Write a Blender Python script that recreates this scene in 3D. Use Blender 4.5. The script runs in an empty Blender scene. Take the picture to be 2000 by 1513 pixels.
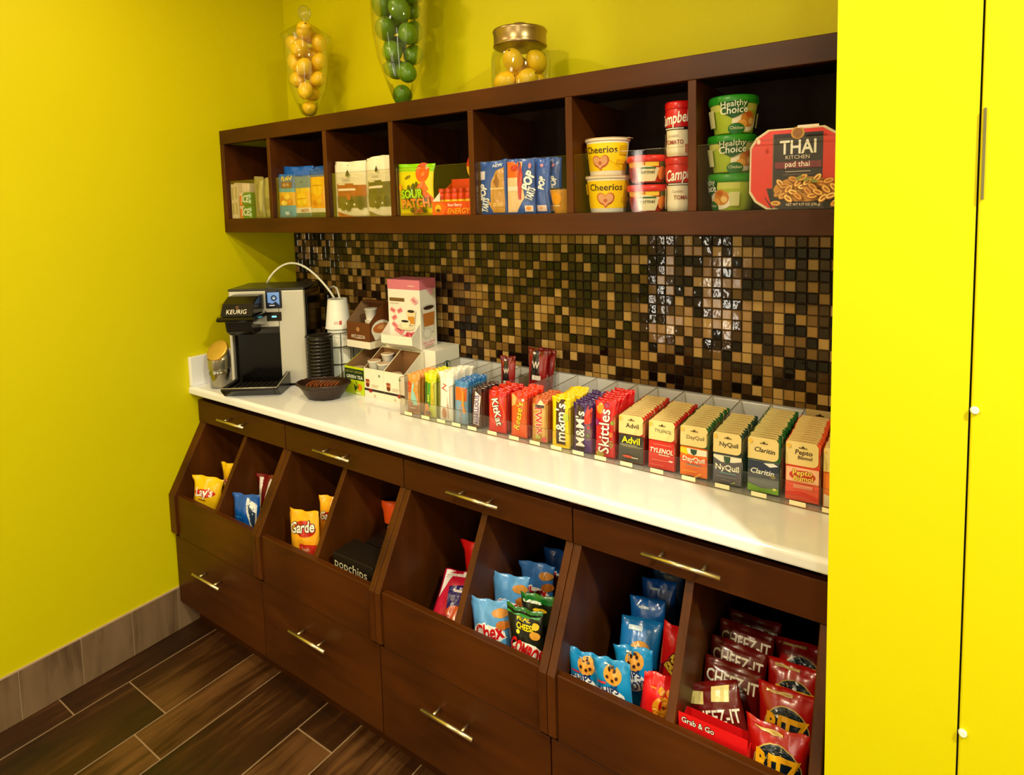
import bpy, bmesh, math, random
from mathutils import Vector, Matrix
random.seed(7)
SC = bpy.context.scene
COL = SC.collection
PI = math.pi

# ---------------------------------------------------------------- camera
cam_d = bpy.data.cameras.new('camera')
cam = bpy.data.objects.new('camera', cam_d); COL.objects.link(cam); SC.camera = cam
cam_d.sensor_fit = 'HORIZONTAL'; cam_d.sensor_width = 36.0
cam_d.lens = 1195.37 / 2000 * 36.0
cam_d.shift_x = -1.73 / 2000; cam_d.shift_y = -256.48 / 2000
cam_d.clip_start = 0.01
_f = Vector((-0.56135105, 0.82364256, -0.0806098)); _r = Vector((0.82719705, 0.56137903, -0.02446693)); _u = Vector((-0.02510065, 0.08041472, 0.9964454))
M = Matrix(((_r.x, _u.x, -_f.x, 2.31755), (_r.y, _u.y, -_f.y, -1.69541), (_r.z, _u.z, -_f.z, 1.5658), (0, 0, 0, 1)))
cam.matrix_world = M

# ---------------------------------------------------------------- world, exposure, lights
w = bpy.data.worlds.new('world'); SC.world = w; w.use_nodes = True
w.node_tree.nodes['Background'].inputs[0].default_value = (1.0, 0.86, 0.66, 1)
w.node_tree.nodes['Background'].inputs[1].default_value = 0.05
SC.view_settings.view_transform = 'Standard'
SC.view_settings.look = 'None'
SC.view_settings.gamma = 1.0
SC.view_settings.use_curve_mapping = False
SC.view_settings.exposure = -1.0
SC.cycles.max_bounces = 10
SC.cycles.transparent_max_bounces = 40
SC.cycles.transmission_bounces = 10
SC.cycles.caustics_reflective = False
SC.cycles.caustics_refractive = False

def lamp(name, loc, power, size, color, spot=None, aim=None, blend=0.6):
    if spot:
        l = bpy.data.lights.new(name, 'SPOT'); l.spot_size = math.radians(spot); l.spot_blend = blend; l.shadow_soft_size = size
    else:
        l = bpy.data.lights.new(name, 'AREA'); l.shape = 'DISK'; l.size = size
    l.energy = power; l.color = color
    o = bpy.data.objects.new(name, l); COL.objects.link(o); o.location = loc
    d = Vector(aim) - Vector(loc) if aim else Vector((0, 0, -1))
    o.rotation_euler = d.to_track_quat('-Z', 'Y').to_euler()
    return o
WARM = (1.0, 0.80, 0.52)
DOWNLIGHTS = [((0.70, -0.95, 2.66), 16, (1.0, 0.75, 0.42)), ((1.50, -2.15, 2.66), 78, (1.0, 0.82, 0.53)), ((3.15, -1.50, 2.66), 112, (0.95, 0.98, 0.72))]
for i, (p, e, c) in enumerate(DOWNLIGHTS):
    lamp('downlight_lamp', (p[0], p[1], p[2] - 0.012), e, 0.13, c)
lamp('hall_lamp', (1.2, -3.0, 2.6), 20, 0.5, (1.0, 0.9, 0.72))  # unseen fill light added out in the room, no fixture

# ---------------------------------------------------------------- materials
def s2l(c):
    out = []
    for v in c[:3]:
        v = v / 255.0
        out.append(v / 12.92 if v <= 0.04045 else ((v + 0.055) / 1.055) ** 2.4)
    return (*out, 1.0)
_mats = {}
def mat(col, rough=0.5, metal=0.0, spec=0.5, var=0.06, coat=0.0, bump=0.0, emit=None, es=1.0):
    key = (tuple(col), rough, metal, spec, var, coat, bump, emit, es)
    if key in _mats: return _mats[key]
    m = bpy.data.materials.new('surface'); m.use_nodes = True
    nt = m.node_tree; N = nt.nodes; L = nt.links; b = N['Principled BSDF']
    c = s2l(col)
    tc = N.new('ShaderNodeTexCoord'); no = N.new('ShaderNodeTexNoise'); no.inputs['Scale'].default_value = 35; no.inputs['Detail'].default_value = 2
    L.new(tc.outputs['Object'], no.inputs['Vector'])
    mx = N.new('ShaderNodeMix'); mx.data_type = 'RGBA'
    L.new(no.outputs['Fac'], mx.inputs[0])
    mx.inputs[6].default_value = tuple(v * (1 - var) for v in c[:3]) + (1,)
    mx.inputs[7].default_value = tuple(min(1, v * (1 + var)) for v in c[:3]) + (1,)
    L.new(mx.outputs[2], b.inputs['Base Color'])
    b.inputs['Roughness'].default_value = rough; b.inputs['Metallic'].default_value = metal
    b.inputs['Specular IOR Level'].default_value = spec
    if coat: b.inputs['Coat Weight'].default_value = coat; b.inputs['Coat Roughness'].default_value = 0.08
    if bump:
        bp = N.new('ShaderNodeBump'); bp.inputs['Strength'].default_value = bump; bp.inputs['Distance'].default_value = 0.004
        L.new(no.outputs['Fac'], bp.inputs['Height']); L.new(bp.outputs[0], b.inputs['Normal'])
    if emit:
        b.inputs['Emission Color'].default_value = s2l(emit); b.inputs['Emission Strength'].default_value = es
    _mats[key] = m
    return m
def foil(col): return mat(col, 0.28, 0.0, 0.6, 0.05, 0.25, 0.35)
def card(col): return mat(col, 0.45, 0.0, 0.4, 0.03)
def ink(col): return mat(col, 0.42, 0.0, 0.4, 0.02)

def wood(name, c1, c2, rough=0.38, scale=1.0, axis='x'):
    m = bpy.data.materials.new(name); m.use_nodes = True
    nt = m.node_tree; N = nt.nodes; L = nt.links; b = N['Principled BSDF']
    tc = N.new('ShaderNodeTexCoord'); mp = N.new('ShaderNodeMapping')
    mp.inputs['Scale'].default_value = {'x': (1.6, 9, 9), 'z': (9, 9, 1.6), 'y': (9, 1.6, 9)}[axis]
    L.new(tc.outputs['Object'], mp.inputs[0])
    n1 = N.new('ShaderNodeTexNoise'); n1.inputs['Scale'].default_value = 1.6 * scale; n1.inputs['Detail'].default_value = 5; n1.inputs['Roughness'].default_value = 0.6; n1.inputs['Distortion'].default_value = 0.6
    n2 = N.new('ShaderNodeTexNoise'); n2.inputs['Scale'].default_value = 3.2; n2.inputs['Detail'].default_value = 1
    L.new(mp.outputs[0], n1.inputs['Vector']); L.new(tc.outputs['Object'], n2.inputs['Vector'])
    ad = N.new('ShaderNodeMath'); ad.operation = 'MULTIPLY_ADD'; ad.inputs[1].default_value = 0.55; L.new(n2.outputs['Fac'], ad.inputs[0])
    mu = N.new('ShaderNodeMath'); mu.operation = 'MULTIPLY'; mu.inputs[1].default_value = 0.6; L.new(n1.outputs['Fac'], mu.inputs[0])
    L.new(mu.outputs[0], ad.inputs[2])
    cr = N.new('ShaderNodeValToRGB'); e = cr.color_ramp.elements
    e[0].position = 0.36; e[0].color = s2l(c1); e[1].position = 0.78; e[1].color = s2l(c2)
    L.new(ad.outputs[0], cr.inputs[0]); L.new(cr.outputs[0], b.inputs['Base Color'])
    b.inputs['Roughness'].default_value = rough; b.inputs['Specular IOR Level'].default_value = 0.22
    bp = N.new('ShaderNodeBump'); bp.inputs['Strength'].default_value = 0.08; bp.inputs['Distance'].default_value = 0.002
    L.new(n1.outputs['Fac'], bp.inputs['Height']); L.new(bp.outputs[0], b.inputs['Normal'])
    return m
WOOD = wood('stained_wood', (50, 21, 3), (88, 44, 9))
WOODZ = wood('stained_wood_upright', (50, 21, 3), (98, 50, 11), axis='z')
WOODSHADE = wood('stained_wood_inside', (28, 10, 2), (48, 20, 4), 0.5, axis='y')  # same wood darkened: shade inside bins and cubbies put into the colour

def paint(name, col, rough=0.5):
    m = bpy.data.materials.new(name); m.use_nodes = True
    nt = m.node_tree; N = nt.nodes; L = nt.links; b = N['Principled BSDF']
    tc = N.new('ShaderNodeTexCoord'); no = N.new('ShaderNodeTexNoise'); no.inputs['Scale'].default_value = 180; no.inputs['Detail'].default_value = 3
    n2 = N.new('ShaderNodeTexNoise'); n2.inputs['Scale'].default_value = 1.3
    L.new(tc.outputs['Object'], no.inputs['Vector']); L.new(tc.outputs['Object'], n2.inputs['Vector'])
    mx = N.new('ShaderNodeMix'); mx.data_type = 'RGBA'; L.new(n2.outputs['Fac'], mx.inputs[0])
    c = s2l(col); mx.inputs[6].default_value = tuple(v * 0.95 for v in c[:3]) + (1,); mx.inputs[7].default_value = tuple(v * 1.04 for v in c[:3]) + (1,)
    L.new(mx.outputs[2], b.inputs['Base Color']); b.inputs['Roughness'].default_value = rough; b.inputs['Specular IOR Level'].default_value = 0.2
    bp = N.new('ShaderNodeBump'); bp.inputs['Strength'].default_value = 0.12; bp.inputs['Distance'].default_value = 0.001
    L.new(no.outputs['Fac'], bp.inputs['Height']); L.new(bp.outputs[0], b.inputs['Normal'])
    return m
YELLOW = paint('lime_yellow_paint', (216, 206, 1), 0.5)
CREAM = paint('cream_paint', (225, 215, 190), 0.6)

def clear(name, tint=(1, 1, 1), glossy=0.12, rough=0.03, k=0.9):
    m = bpy.data.materials.new(name); m.use_nodes = True
    nt = m.node_tree; N = nt.nodes; L = nt.links
    for n in list(N): N.remove(n)
    out = N.new('ShaderNodeOutputMaterial'); tr = N.new('ShaderNodeBsdfTransparent'); gl = N.new('ShaderNodeBsdfGlossy')
    tr.inputs[0].default_value = (*tint, 1); gl.inputs['Roughness'].default_value = rough
    mx = N.new('ShaderNodeMixShader'); fr = N.new('ShaderNodeFresnel'); fr.inputs['IOR'].default_value = 1.45
    mu = N.new('ShaderNodeMath'); mu.operation = 'MULTIPLY_ADD'; mu.inputs[1].default_value = k; mu.inputs[2].default_value = glossy * 0.15
    mu.use_clamp = True
    no = N.new('ShaderNodeTexNoise'); no.inputs['Scale'].default_value = 60; bp = N.new('ShaderNodeBump'); bp.inputs['Strength'].default_value = 0.03; bp.inputs['Distance'].default_value = 0.001
    L.new(no.outputs['Fac'], bp.inputs['Height']); L.new(bp.outputs[0], gl.inputs['Normal'])
    L.new(fr.outputs[0], mu.inputs[0]); L.new(mu.outputs[0], mx.inputs[0])
    L.new(tr.outputs[0], mx.inputs[1]); L.new(gl.outputs[0], mx.inputs[2]); L.new(mx.outputs[0], out.inputs[0])
    return m
ACRYL = clear('clear_acrylic', (0.996, 0.994, 0.985), 0.05, 0.03, 0.28)
GLASS = clear('clear_glass', (0.975, 0.98, 0.955), 0.25, 0.02, 0.42)
EDGE = clear('acrylic_edge', (0.80, 0.74, 0.56), 0.5, 0.05, 0.6)

# ---------------------------------------------------------------- mesh helpers
class MB:
    def __init__(s): s.v = []; s.f = []; s.m = []; s.mats = []; s.sm = []
    def mi(s, m):
        if m not in s.mats: s.mats.append(m)
        return s.mats.index(m)
    def add(s, vs, fs, m, smooth=False):
        o = len(s.v); s.v += [tuple(v) for v in vs]; k = s.mi(m)
        for f in fs: s.f.append([o + i for i in f]); s.m.append(k); s.sm.append(smooth)
    def box(s, x0, x1, y0, y1, z0, z1, m):
        vs = [(x, y, z) for z in (z0, z1) for y in (y0, y1) for x in (x0, x1)]
        s.add(vs, [(0, 2, 3, 1), (4, 5, 7, 6), (0, 1, 5, 4), (2, 6, 7, 3), (0, 4, 6, 2), (1, 3, 7, 5)], m)
    def prism(s, poly, a0, a1, m, axis='x'):
        # poly of 2D points: (y,z) for axis x, (x,z) for axis y, (x,y) for axis z
        n = len(poly)
        def P(p, a): return {'x': (a, p[0], p[1]), 'y': (p[0], a, p[1]), 'z': (p[0], p[1], a)}[axis]
        vs = [P(p, a0) for p in poly] + [P(p, a1) for p in poly]
        fs = [tuple(range(n))[::-1], tuple(range(n, 2 * n))] + [(i, (i + 1) % n, n + (i + 1) % n, n + i) for i in range(n)]
        s.add(vs, fs, m)
    def lathe(s, prof, m, n=28, c=(0, 0), smooth=True, cap0=True, cap1=True, sx=1, sy=1):
        vs = []; fs = []
        for r, z in prof:
            for i in range(n):
                a = 2 * PI * i / n; vs.append((c[0] + r * math.cos(a) * sx, c[1] + r * math.sin(a) * sy, z))
        for k in range(len(prof) - 1):
            for i in range(n): fs.append((k * n + i, k * n + (i + 1) % n, (k + 1) * n + (i + 1) % n, (k + 1) * n + i))
        s.add(vs, fs, m, smooth)
        if cap0 and prof[0][0] > 1e-5: s.add([vs[i] for i in range(n)], [tuple(range(n))[::-1]], m)
        if cap1 and prof[-1][0] > 1e-5: s.add([vs[(len(prof) - 1) * n + i] for i in range(n)], [tuple(range(n))], m)
    def tube(s, pts, r, m, n=10, caps=True):
        pts = [Vector(p) for p in pts]; vs = []; fs = []
        up = None
        for i, p in enumerate(pts):
            d = (pts[min(i + 1, len(pts) - 1)] - pts[max(i - 1, 0)]).normalized()
            if up is None: up = d.orthogonal().normalized()
            up = (up - d * up.dot(d)).normalized(); sd = d.cross(up)
            for k in range(n):
                a = 2 * PI * k / n; vs.append(p + (up * math.cos(a) + sd * math.sin(a)) * r)
        for i in range(len(pts) - 1):
            for k in range(n): fs.append((i * n + k, i * n + (k + 1) % n, (i + 1) * n + (k + 1) % n, (i + 1) * n + k))
        if caps: fs.append(tuple(range(n))[::-1]); fs.append(tuple(range((len(pts) - 1) * n, len(pts) * n)))
        s.add(vs, fs, m, True)
    def build(s, name, parent=None, loc=(0, 0, 0), rot=0, bevel=0, seg=2, fix=True):
        me = bpy.data.meshes.new(name); me.from_pydata(s.v, [], s.f)
        for m in s.mats: me.materials.append(m)
        for p, k, q in zip(me.polygons, s.m, s.sm): p.material_index = k; p.use_smooth = q
        if fix:
            bm = bmesh.new(); bm.from_mesh(me); bmesh.ops.recalc_face_normals(bm, faces=bm.faces); bm.to_mesh(me); bm.free()
        o = bpy.data.objects.new(name, me); COL.objects.link(o)
        o.location = loc
        o.rotation_euler = rot if isinstance(rot, (tuple, list)) else (0, 0, rot)
        if parent: o.parent = parent
        if bevel:
            b = o.modifiers.new('bevel', 'BEVEL'); b.width = bevel; b.segments = seg; b.limit_method = 'ANGLE'; b.angle_limit = math.radians(40)
            b.harden_normals = False
        return o
def tag(o, label, cat, group=None):
    o['label'] = label; o['category'] = cat
    if group: o['group'] = group
    return o
def struct(o, label=None):
    o['kind'] = 'structure'
    if label: o['label'] = label
    return o
def empty(name, loc=(0, 0, 0), rot=0):
    o = bpy.data.objects.new(name, None); COL.objects.link(o); o.location = loc; o.empty_display_size = 0.05
    o.rotation_euler = rot if isinstance(rot, (tuple, list)) else (0, 0, rot)
    return o
def dup(src, loc=None, rot=None, kids=True):
    o = src.copy(); COL.objects.link(o)
    if loc is not None: o.location = loc
    if rot is not None: o.rotation_euler = rot if isinstance(rot, (tuple, list)) else (0, 0, rot)
    if kids:
        for c in src.children:
            d = c.copy(); COL.objects.link(d); d.parent = o
            for g in c.children:
                e = g.copy(); COL.objects.link(e); e.parent = d
    return o

# ---------------------------------------------------------------- printed art
_txt = {}
def text_mesh(s, off=0.0):
    k = (s, off)
    if k in _txt: return _txt[k]
    cu = bpy.data.curves.new('t', 'FONT'); cu.body = s; cu.size = 1; cu.align_x = 'CENTER'; cu.resolution_u = 2; cu.offset = off
    ob = bpy.data.objects.new('t', cu); COL.objects.link(ob)
    dg = bpy.context.evaluated_depsgraph_get(); me = ob.evaluated_get(dg).to_mesh()
    vs = [tuple(v.co)[:2] for v in me.vertices]; fs = [tuple(p.vertices) for p in me.polygons]
    ob.evaluated_get(dg).to_mesh_clear(); bpy.data.objects.remove(ob); bpy.data.curves.remove(cu)
    if vs:
        x0 = min(v[0] for v in vs); x1 = max(v[0] for v in vs); y0 = min(v[1] for v in vs); y1 = max(v[1] for v in vs)
    else: x0 = x1 = y0 = y1 = 0
    _txt[k] = (vs, fs, x0, x1, y0, y1)
    return _txt[k]
def T(s, x, y, h, col, rot=0, maxw=None, bold=0.015, shear=0, oc=None, ow=0.05):
    """text centred at x,y ; h cap height in widths ; maxw in widths"""
    return ('t', s, x, y, h, col, rot, maxw, bold, shear, oc, ow)
def R(x0, y0, x1, y1, col): return ('r', x0, y0, x1, y1, col)
def E(cx, cy, rx, ry, col, rot=0): return ('e', cx, cy, rx, ry, col, rot)
def Pg(pts, col): return ('p', pts, col)
def art(parent, items, mp, W, H, name='printed_design', sub=None, eps=0.00035, matf=ink):
    """items in x -1..1 across the face and y 0..1 up it; radii and text heights in face widths"""
    vs = []; fs = []; ms = []; mats = []
    layer = 0
    def put(pts, faces, col, lay):
        if sub:
            bm = bmesh.new(); bv = [bm.verts.new((p[0], p[1], 0)) for p in pts]
            for f in faces:
                try: bm.faces.new([bv[i] for i in f])
                except ValueError: pass
            bmesh.ops.triangulate(bm, faces=bm.faces)
            for _ in range(5):
                ed = [e for e in bm.edges if e.calc_length() > sub]
                if not ed or len(bm.verts) > 6000: break
                bmesh.ops.subdivide_edges(bm, edges=ed, cuts=1, use_grid_fill=True)
                bmesh.ops.triangulate(bm, faces=bm.faces)
            bm.verts.index_update()
            pts = [tuple(v.co)[:2] for v in bm.verts]; faces = [tuple(v.index for v in f.verts) for f in bm.faces]; bm.free()
        m = matf(col)
        if m not in mats: mats.append(m)
        k = mats.index(m); o = len(vs)
        for p in pts: vs.append(mp(p[0], p[1], eps * (lay + 1)))
        for f in faces: fs.append([o + i for i in f]); ms.append(k)
    for it in items:
        k = it[0]
        if k == 'r':
            _, x0, y0, x1, y1, c = it
            X0, X1, Y0, Y1 = x0 * W / 2, x1 * W / 2, y0 * H, y1 * H
            put([(X0, Y0), (X1, Y0), (X1, Y1), (X0, Y1)], [(0, 1, 2, 3)], c, layer)
        elif k == 'e':
            _, cx, cy, rx, ry, c, ro = it
            n = 20; ca, sa = math.cos(math.radians(ro)), math.sin(math.radians(ro)); pts = []
            for i in range(n):
                a = 2 * PI * i / n; px, py = rx * W * math.cos(a), ry * W * math.sin(a)
                pts.append((cx * W / 2 + px * ca - py * sa, cy * H + px * sa + py * ca))
            put(pts, [tuple(range(n))], c, layer)
        elif k == 'p':
            put([(x * W / 2, y * H) for x, y in it[1]], [tuple(range(len(it[1])))], it[2], layer)
        elif k == 't':
            _, s, x, y, h, c, ro, mw, bold, sh, oc, ow = it
            ca, sa = math.cos(math.radians(ro)), math.sin(math.radians(ro))
            for (off, cc, dl) in (([(bold + ow, oc, 0)] if oc else []) + [(bold, c, 1)]):
                tv, tf, a0, a1, b0, b1 = text_mesh(s, off)
                t2 = text_mesh(s, bold)
                sc = h * W / 0.70; sx = sc
                tw = (t2[3] - t2[2]) * sc
                if mw and tw > mw * W: sx = sc * mw * W / tw
                mxx = (t2[2] + t2[3]) / 2; myy = (t2[4] + t2[5]) / 2
                pts = []
                for px, py in tv:
                    qx = (px - mxx) * sx + sh * (py - myy) * sc; qy = (py - myy) * sc
                    pts.append((x * W / 2 + qx * ca - qy * sa, y * H + qx * sa + qy * ca))
                put(pts, tf, cc, layer + dl)
            layer += 1
        layer += 1
    me = bpy.data.meshes.new(name); me.from_pydata(vs, [], fs)
    for m in mats: me.materials.append(m)
    for p, kk in zip(me.polygons, ms): p.material_index = kk
    o = bpy.data.objects.new(name, me); COL.objects.link(o); o.parent = parent
    return o

# ---- packages -------------------------------------------------
def bag(name, w, h, t, col, loc, rot=0, bands=None, items=None, nu=14, nv=20, crimp=0.010, seed=0, waist=0.06, mf=foil, artsub=0.012, flare=0.0, label=None, cat='snack bag', group=None, curl=0.0):
    """pillow bag standing on its bottom crimp; front faces local -y"""
    rn = random.Random(seed + 11)
    ph = [rn.uniform(0, 6.28) for _ in range(6)]
    wob = [rn.uniform(-1, 1) for _ in range(4)]
    def S(u, v):
        a = max(-1, min(1, 2 * u / w)); s = (v - crimp) / (h - 2 * crimp); s = max(0.0, min(1.0, s))
        core = max(0.0, 1 - abs(a) ** 2.6) ** 0.7 * max(0.0, math.sin(PI * s)) ** 0.55
        d = t / 2 * core
        wr = 0.05 * t * (math.sin(9 * a + 7 * s + ph[0]) * 0.5 + math.sin(23 * s + 5 * a + ph[1]) * 0.35 + math.sin(17 * a - 9 * s + ph[2]) * 0.4)
        edge = (1 - min(1, 4 * s * (1 - s))) ** 2
        d += wr * (0.3 + core) * (1 if 0 < s < 1 else 0.15)
        d += 0.06 * t * edge * math.sin(16 * a + ph[3]) * (1 if 0 < s < 1 else 0.2)
        return max(d, 0.0004)
    def XY(u, v):
        s = max(0, min(1, v / h)); a = 2 * u / w
        x = u * (1 - waist * math.sin(PI * s) + flare * max(0, s - .85) / .15 * .2)
        z = v + 0.02 * h * wob[0] * a * s + 0.012 * h * wob[1] * math.cos(3 * a) * (s > 0.9)
        yb = 0.004 * math.sin(7 * a + ph[4]) * (s > 0.94) + curl * s * s
        return x, yb, z
    def front(u, v, off=0): x, yb, z = XY(u, v); return (x, yb - S(u, v) - off, z)
    mb = MB()
    bands = bands or []
    def colat(v):
        for lim, c in bands:
            if v / h <= lim: return c
        return col
    vsf = []; vsb = []
    zs = [0, crimp] + [crimp + (h - 2 * crimp) * k / nv for k in range(1, nv)] + [h - crimp, h]
    for z in zs:
        for i in range(nu + 1):
            u = -w / 2 + w * i / nu; p = front(u, z); x, yb, zz = XY(u, z)
            vsf.append(p); vsb.append((x, yb + S(u, z), zz))
    n = nu + 1; o = len(vsf); V = vsf + vsb
    base = len(mb.v); mb.v += V
    def af(f, c): mb.f.append([base + i for i in f]); mb.m.append(mb.mi(mf(c))); mb.sm.append(True)
    for j in range(len(zs) - 1):
        c = colat((zs[j] + zs[j + 1]) / 2)
        for i in range(nu):
            a = j * n + i
            af((a, a + 1, a + n + 1, a + n), c); af((o + a, o + a + n, o + a + n + 1, o + a + 1), c)
        af((j * n, j * n + n, o + j * n + n, o + j * n), c); af((j * n + nu, o + j * n + nu, o + j * n + n + nu, j * n + n + nu), c)
    L = len(zs) - 1
    for i in range(nu):
        af((i, o + i, o + i + 1, i + 1), colat(0)); af((L * n + i, L * n + i + 1, o + L * n + i + 1, o + L * n + i), colat(h))
    ob = mb.build(name, None, loc, rot, fix=False)
    if items: art(ob, items, lambda u, v, off: front(u, v, off), w, h, sub=artsub, matf=foil if mf is foil else ink, eps=0.0005)
    if label: tag(ob, label, cat, group)
    return ob
def boxpack(name, w, d, h, col, loc, rot=0, items=None, side=None, top=None, bevel=0.0012, label=None, cat='box', group=None, mf=card, leftc=None):
    """carton, origin bottom centre, front -y"""
    mb = MB(); mb.box(-w / 2, w / 2, -d / 2, d / 2, 0, h, mf(col))
    ob = mb.build(name, None, loc, rot, bevel=bevel)
    if items: art(ob, items, lambda u, v, o: (u, -d / 2 - o, v), w, h)
    if side: art(ob, side, lambda u, v, o: (w / 2 + o, u, v), d, h)
    if top: art(ob, top, lambda u, v, o: (u, v - d / 2, h + o), w, d)
    if label: tag(ob, label, cat, group)
    return ob
def cup(name, r0, r1, h, col, loc, rot=0, items=None, lid=None, rim=None, label=None, cat='cup', group=None, mf=card, foot=0.0, lidh=0.014, over=0.004):
    """tapering tub, origin bottom centre, print faces -y"""
    mb = MB(); mb.lathe([(r0 * 0.96, 0), (r0, 0.002), (r1, h)], mf(col), 36)
    if rim: mb.lathe([(r1, h - 0.006), (r1 + 0.003, h - 0.005), (r1 + 0.003, h), (r1 - 0.002, h + 0.001)], mf(rim), 36)
    ob = mb.build(name, None, loc, rot)
    if items:
        W2 = PI * (r0 + r1) / 2
        def mp(u, v, o):
            a = u / W2 * PI; r = r0 + (r1 - r0) * v / h + o
            return (r * math.sin(a), -r * math.cos(a), v)
        art(ob, items, mp, W2, h, sub=0.006)
    if lid:
        ml = MB(); rr = r1 + over
        ml.lathe([(rr - 0.002, h - 0.006), (rr, h - 0.004), (rr, h + lidh - 0.005), (rr - 0.002, h + lidh - 0.001), (rr - 0.004, h + lidh), (rr - 0.010, h + lidh), (rr - 0.012, h + lidh - 0.002)], mat(lid, 0.35, 0, 0.5, 0.02), 36)
        ml.build('lid', ob)
    if label: tag(ob, label, cat, group)
    return ob
# ================================================================= SETTING
UW = 0.54678; TW = 4 * UW; CH = 0.914
def room():
    def plane(name, x0, x1, y0, y1, z0, z1, m):
        b = MB(); b.box(x0, x1, y0, y1, z0, z1, m); return struct(b.build(name))
    plane('wall_left', -0.10, 0.0, -4.1, 0.1, 0, 2.7, YELLOW)
    plane('wall_back', 0.0, 2.195, 0.0, 0.10, 0, 2.7, YELLOW)
    plane('wall_right', 2.195, 2.371, -0.625, 0.10, 0, 2.7, YELLOW)
    plane('wall_far_right', 4.2, 4.3, -4.1, -0.6, 0, 2.7, CREAM)
    plane('wall_side', 3.30, 4.2, -0.625, -0.53, 0, 2.7, YELLOW)
    plane('wall_front', 0.0, 4.2, -4.1, -4.0, 0, 2.7, CREAM)
    plane('ceiling', -0.1, 4.3, -4.1, 0.1, 2.7, 2.8, mat((235, 225, 200), 0.8))
    # floor: concrete bed with wood-look tiles
    bed = MB(); bed.box(-0.1, 4.3, -4.1, 0.1, -0.06, -0.0012, mat((150, 122, 92), 0.85))
    fl = struct(bed.build('floor'))
    m = bpy.data.materials.new('wood_look_tile'); m.use_nodes = True
    nt = m.node_tree; N = nt.nodes; L = nt.links; b = N['Principled BSDF']
    ge = N.new('ShaderNodeNewGeometry'); tc = N.new('ShaderNodeTexCoord')
    ad = N.new('ShaderNodeVectorMath'); ad.operation = 'ADD'
    sc = N.new('ShaderNodeVectorMath'); sc.operation = 'SCALE'; sc.inputs['Scale'].default_value = 17.0
    cb = N.new('ShaderNodeCombineXYZ'); L.new(ge.outputs['Random Per Island'], cb.inputs[0]); L.new(ge.outputs['Random Per Island'], cb.inputs[1])
    L.new(cb.outputs[0], sc.inputs[0]); L.new(tc.outputs['Object'], ad.inputs[0]); L.new(sc.outputs[0], ad.inputs[1])
    mp = N.new('ShaderNodeMapping'); mp.inputs['Scale'].default_value = (13, 1.3, 1); L.new(ad.outputs[0], mp.inputs[0])
    no = N.new('ShaderNodeTexNoise'); no.inputs['Scale'].default_value = 2.0; no.inputs['Detail'].default_value = 7; no.inputs['Distortion'].default_value = 0.9; no.inputs['Roughness'].default_value = 0.62
    L.new(mp.outputs[0], no.inputs['Vector'])
    n2 = N.new('ShaderNodeTexNoise'); n2.inputs['Scale'].default_value = 3.5; n2.inputs['Detail'].default_value = 2; L.new(ad.outputs[0], n2.inputs['Vector'])
    mu = N.new('ShaderNodeMath'); mu.operation = 'MULTIPLY_ADD'; mu.inputs[1].default_value = 0.5; L.new(n2.outputs['Fac'], mu.inputs[0])
    m3 = N.new('ShaderNodeMath'); m3.operation = 'MULTIPLY'; m3.inputs[1].default_value = 0.6; L.new(no.outputs['Fac'], m3.inputs[0]); L.new(m3.outputs[0], mu.inputs[2])
    m4 = N.new('ShaderNodeMath'); m4.operation = 'MULTIPLY_ADD'; m4.inputs[1].default_value = 0.16; L.new(ge.outputs['Random Per Island'], m4.inputs[0]); L.new(mu.outputs[0], m4.inputs[2])
    cr = N.new('ShaderNodeValToRGB'); e = cr.color_ramp.elements
    e[0].position = 0.45; e[0].color = s2l((34, 15, 2)); e[1].position = 0.80; e[1].color = s2l((104, 68, 36))
    k = cr.color_ramp.elements.new(0.62); k.color = s2l((58, 30, 8))
    L.new(m4.outputs[0], cr.inputs[0]); L.new(cr.outputs[0], b.inputs['Base Color']); b.inputs['Roughness'].default_value = 0.42
    bp = N.new('ShaderNodeBump'); bp.inputs['Strength'].default_value = 0.15; bp.inputs['Distance'].default_value = 0.002; L.new(no.outputs['Fac'], bp.inputs['Height']); L.new(bp.outputs[0], b.inputs['Normal'])
    t = MB(); g = 0.0020
    xs = [(-0.036, .1215, -.9973), (.1215, .362, -.8355), (.362, .519, -.928), (.519, .764, -.52), (.764, .922, -.6435)]
    x = .922; j = 0
    while x < 4.2:
        wd = (.245, .158)[j % 2]; xs.append((x, min(x + wd, 4.2), -.45 - .31 * ((j * 2.37) % 3))); x += wd; j += 1
    for x0, x1, jy in xs:
        x0 = max(x0, 0.0); ln = 0.92; y = jy
        while y - ln > -4.0: y -= ln
        ys = [-4.0]
        while y < 0: ys.append(y); y += ln
        ys.append(0.0)
        for a, c in zip(ys, ys[1:]):
            if c - a > 0.02: t.box(x0 + g, x1 - g, a + g, c - g, -0.006, 0.0, m)
    struct(t.build('floor_tiles', fl, bevel=0.0012, seg=1), 'wood look plank tiles')
    # baseboard of tile on the left wall
    tm = m.copy(); tm.name = 'base_tile'; nn = tm.node_tree.nodes
    for q in nn:
        if q.type == 'MAPPING': q.inputs['Scale'].default_value = (1, 11, 1.2)
        if q.type == 'VALTORGB':
            q.color_ramp.elements[0].color = s2l((84, 62, 44)); q.color_ramp.elements[1].color = s2l((122, 98, 74)); q.color_ramp.elements[2].color = s2l((136, 110, 86))
            q.color_ramp.elements[1].position = 0.62
    bb = MB(); yy = -0.1
    bb.box(0.0, 0.006, -4.0, -0.02, 0, 0.166, mat((186, 160, 130), 0.8))
    edges = [-.02, -.286, -.446, -.606, -.7665, -.9245, -1.095]
    while edges[-1] > -3.8: edges.append(edges[-1] - 0.162)
    for a, c in zip(edges, edges[1:]): bb.box(0.002, 0.009, c + 0.0016, a - 0.0016, 0.002, 0.162, tm)
    struct(bb.build('baseboard_left'))
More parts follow.
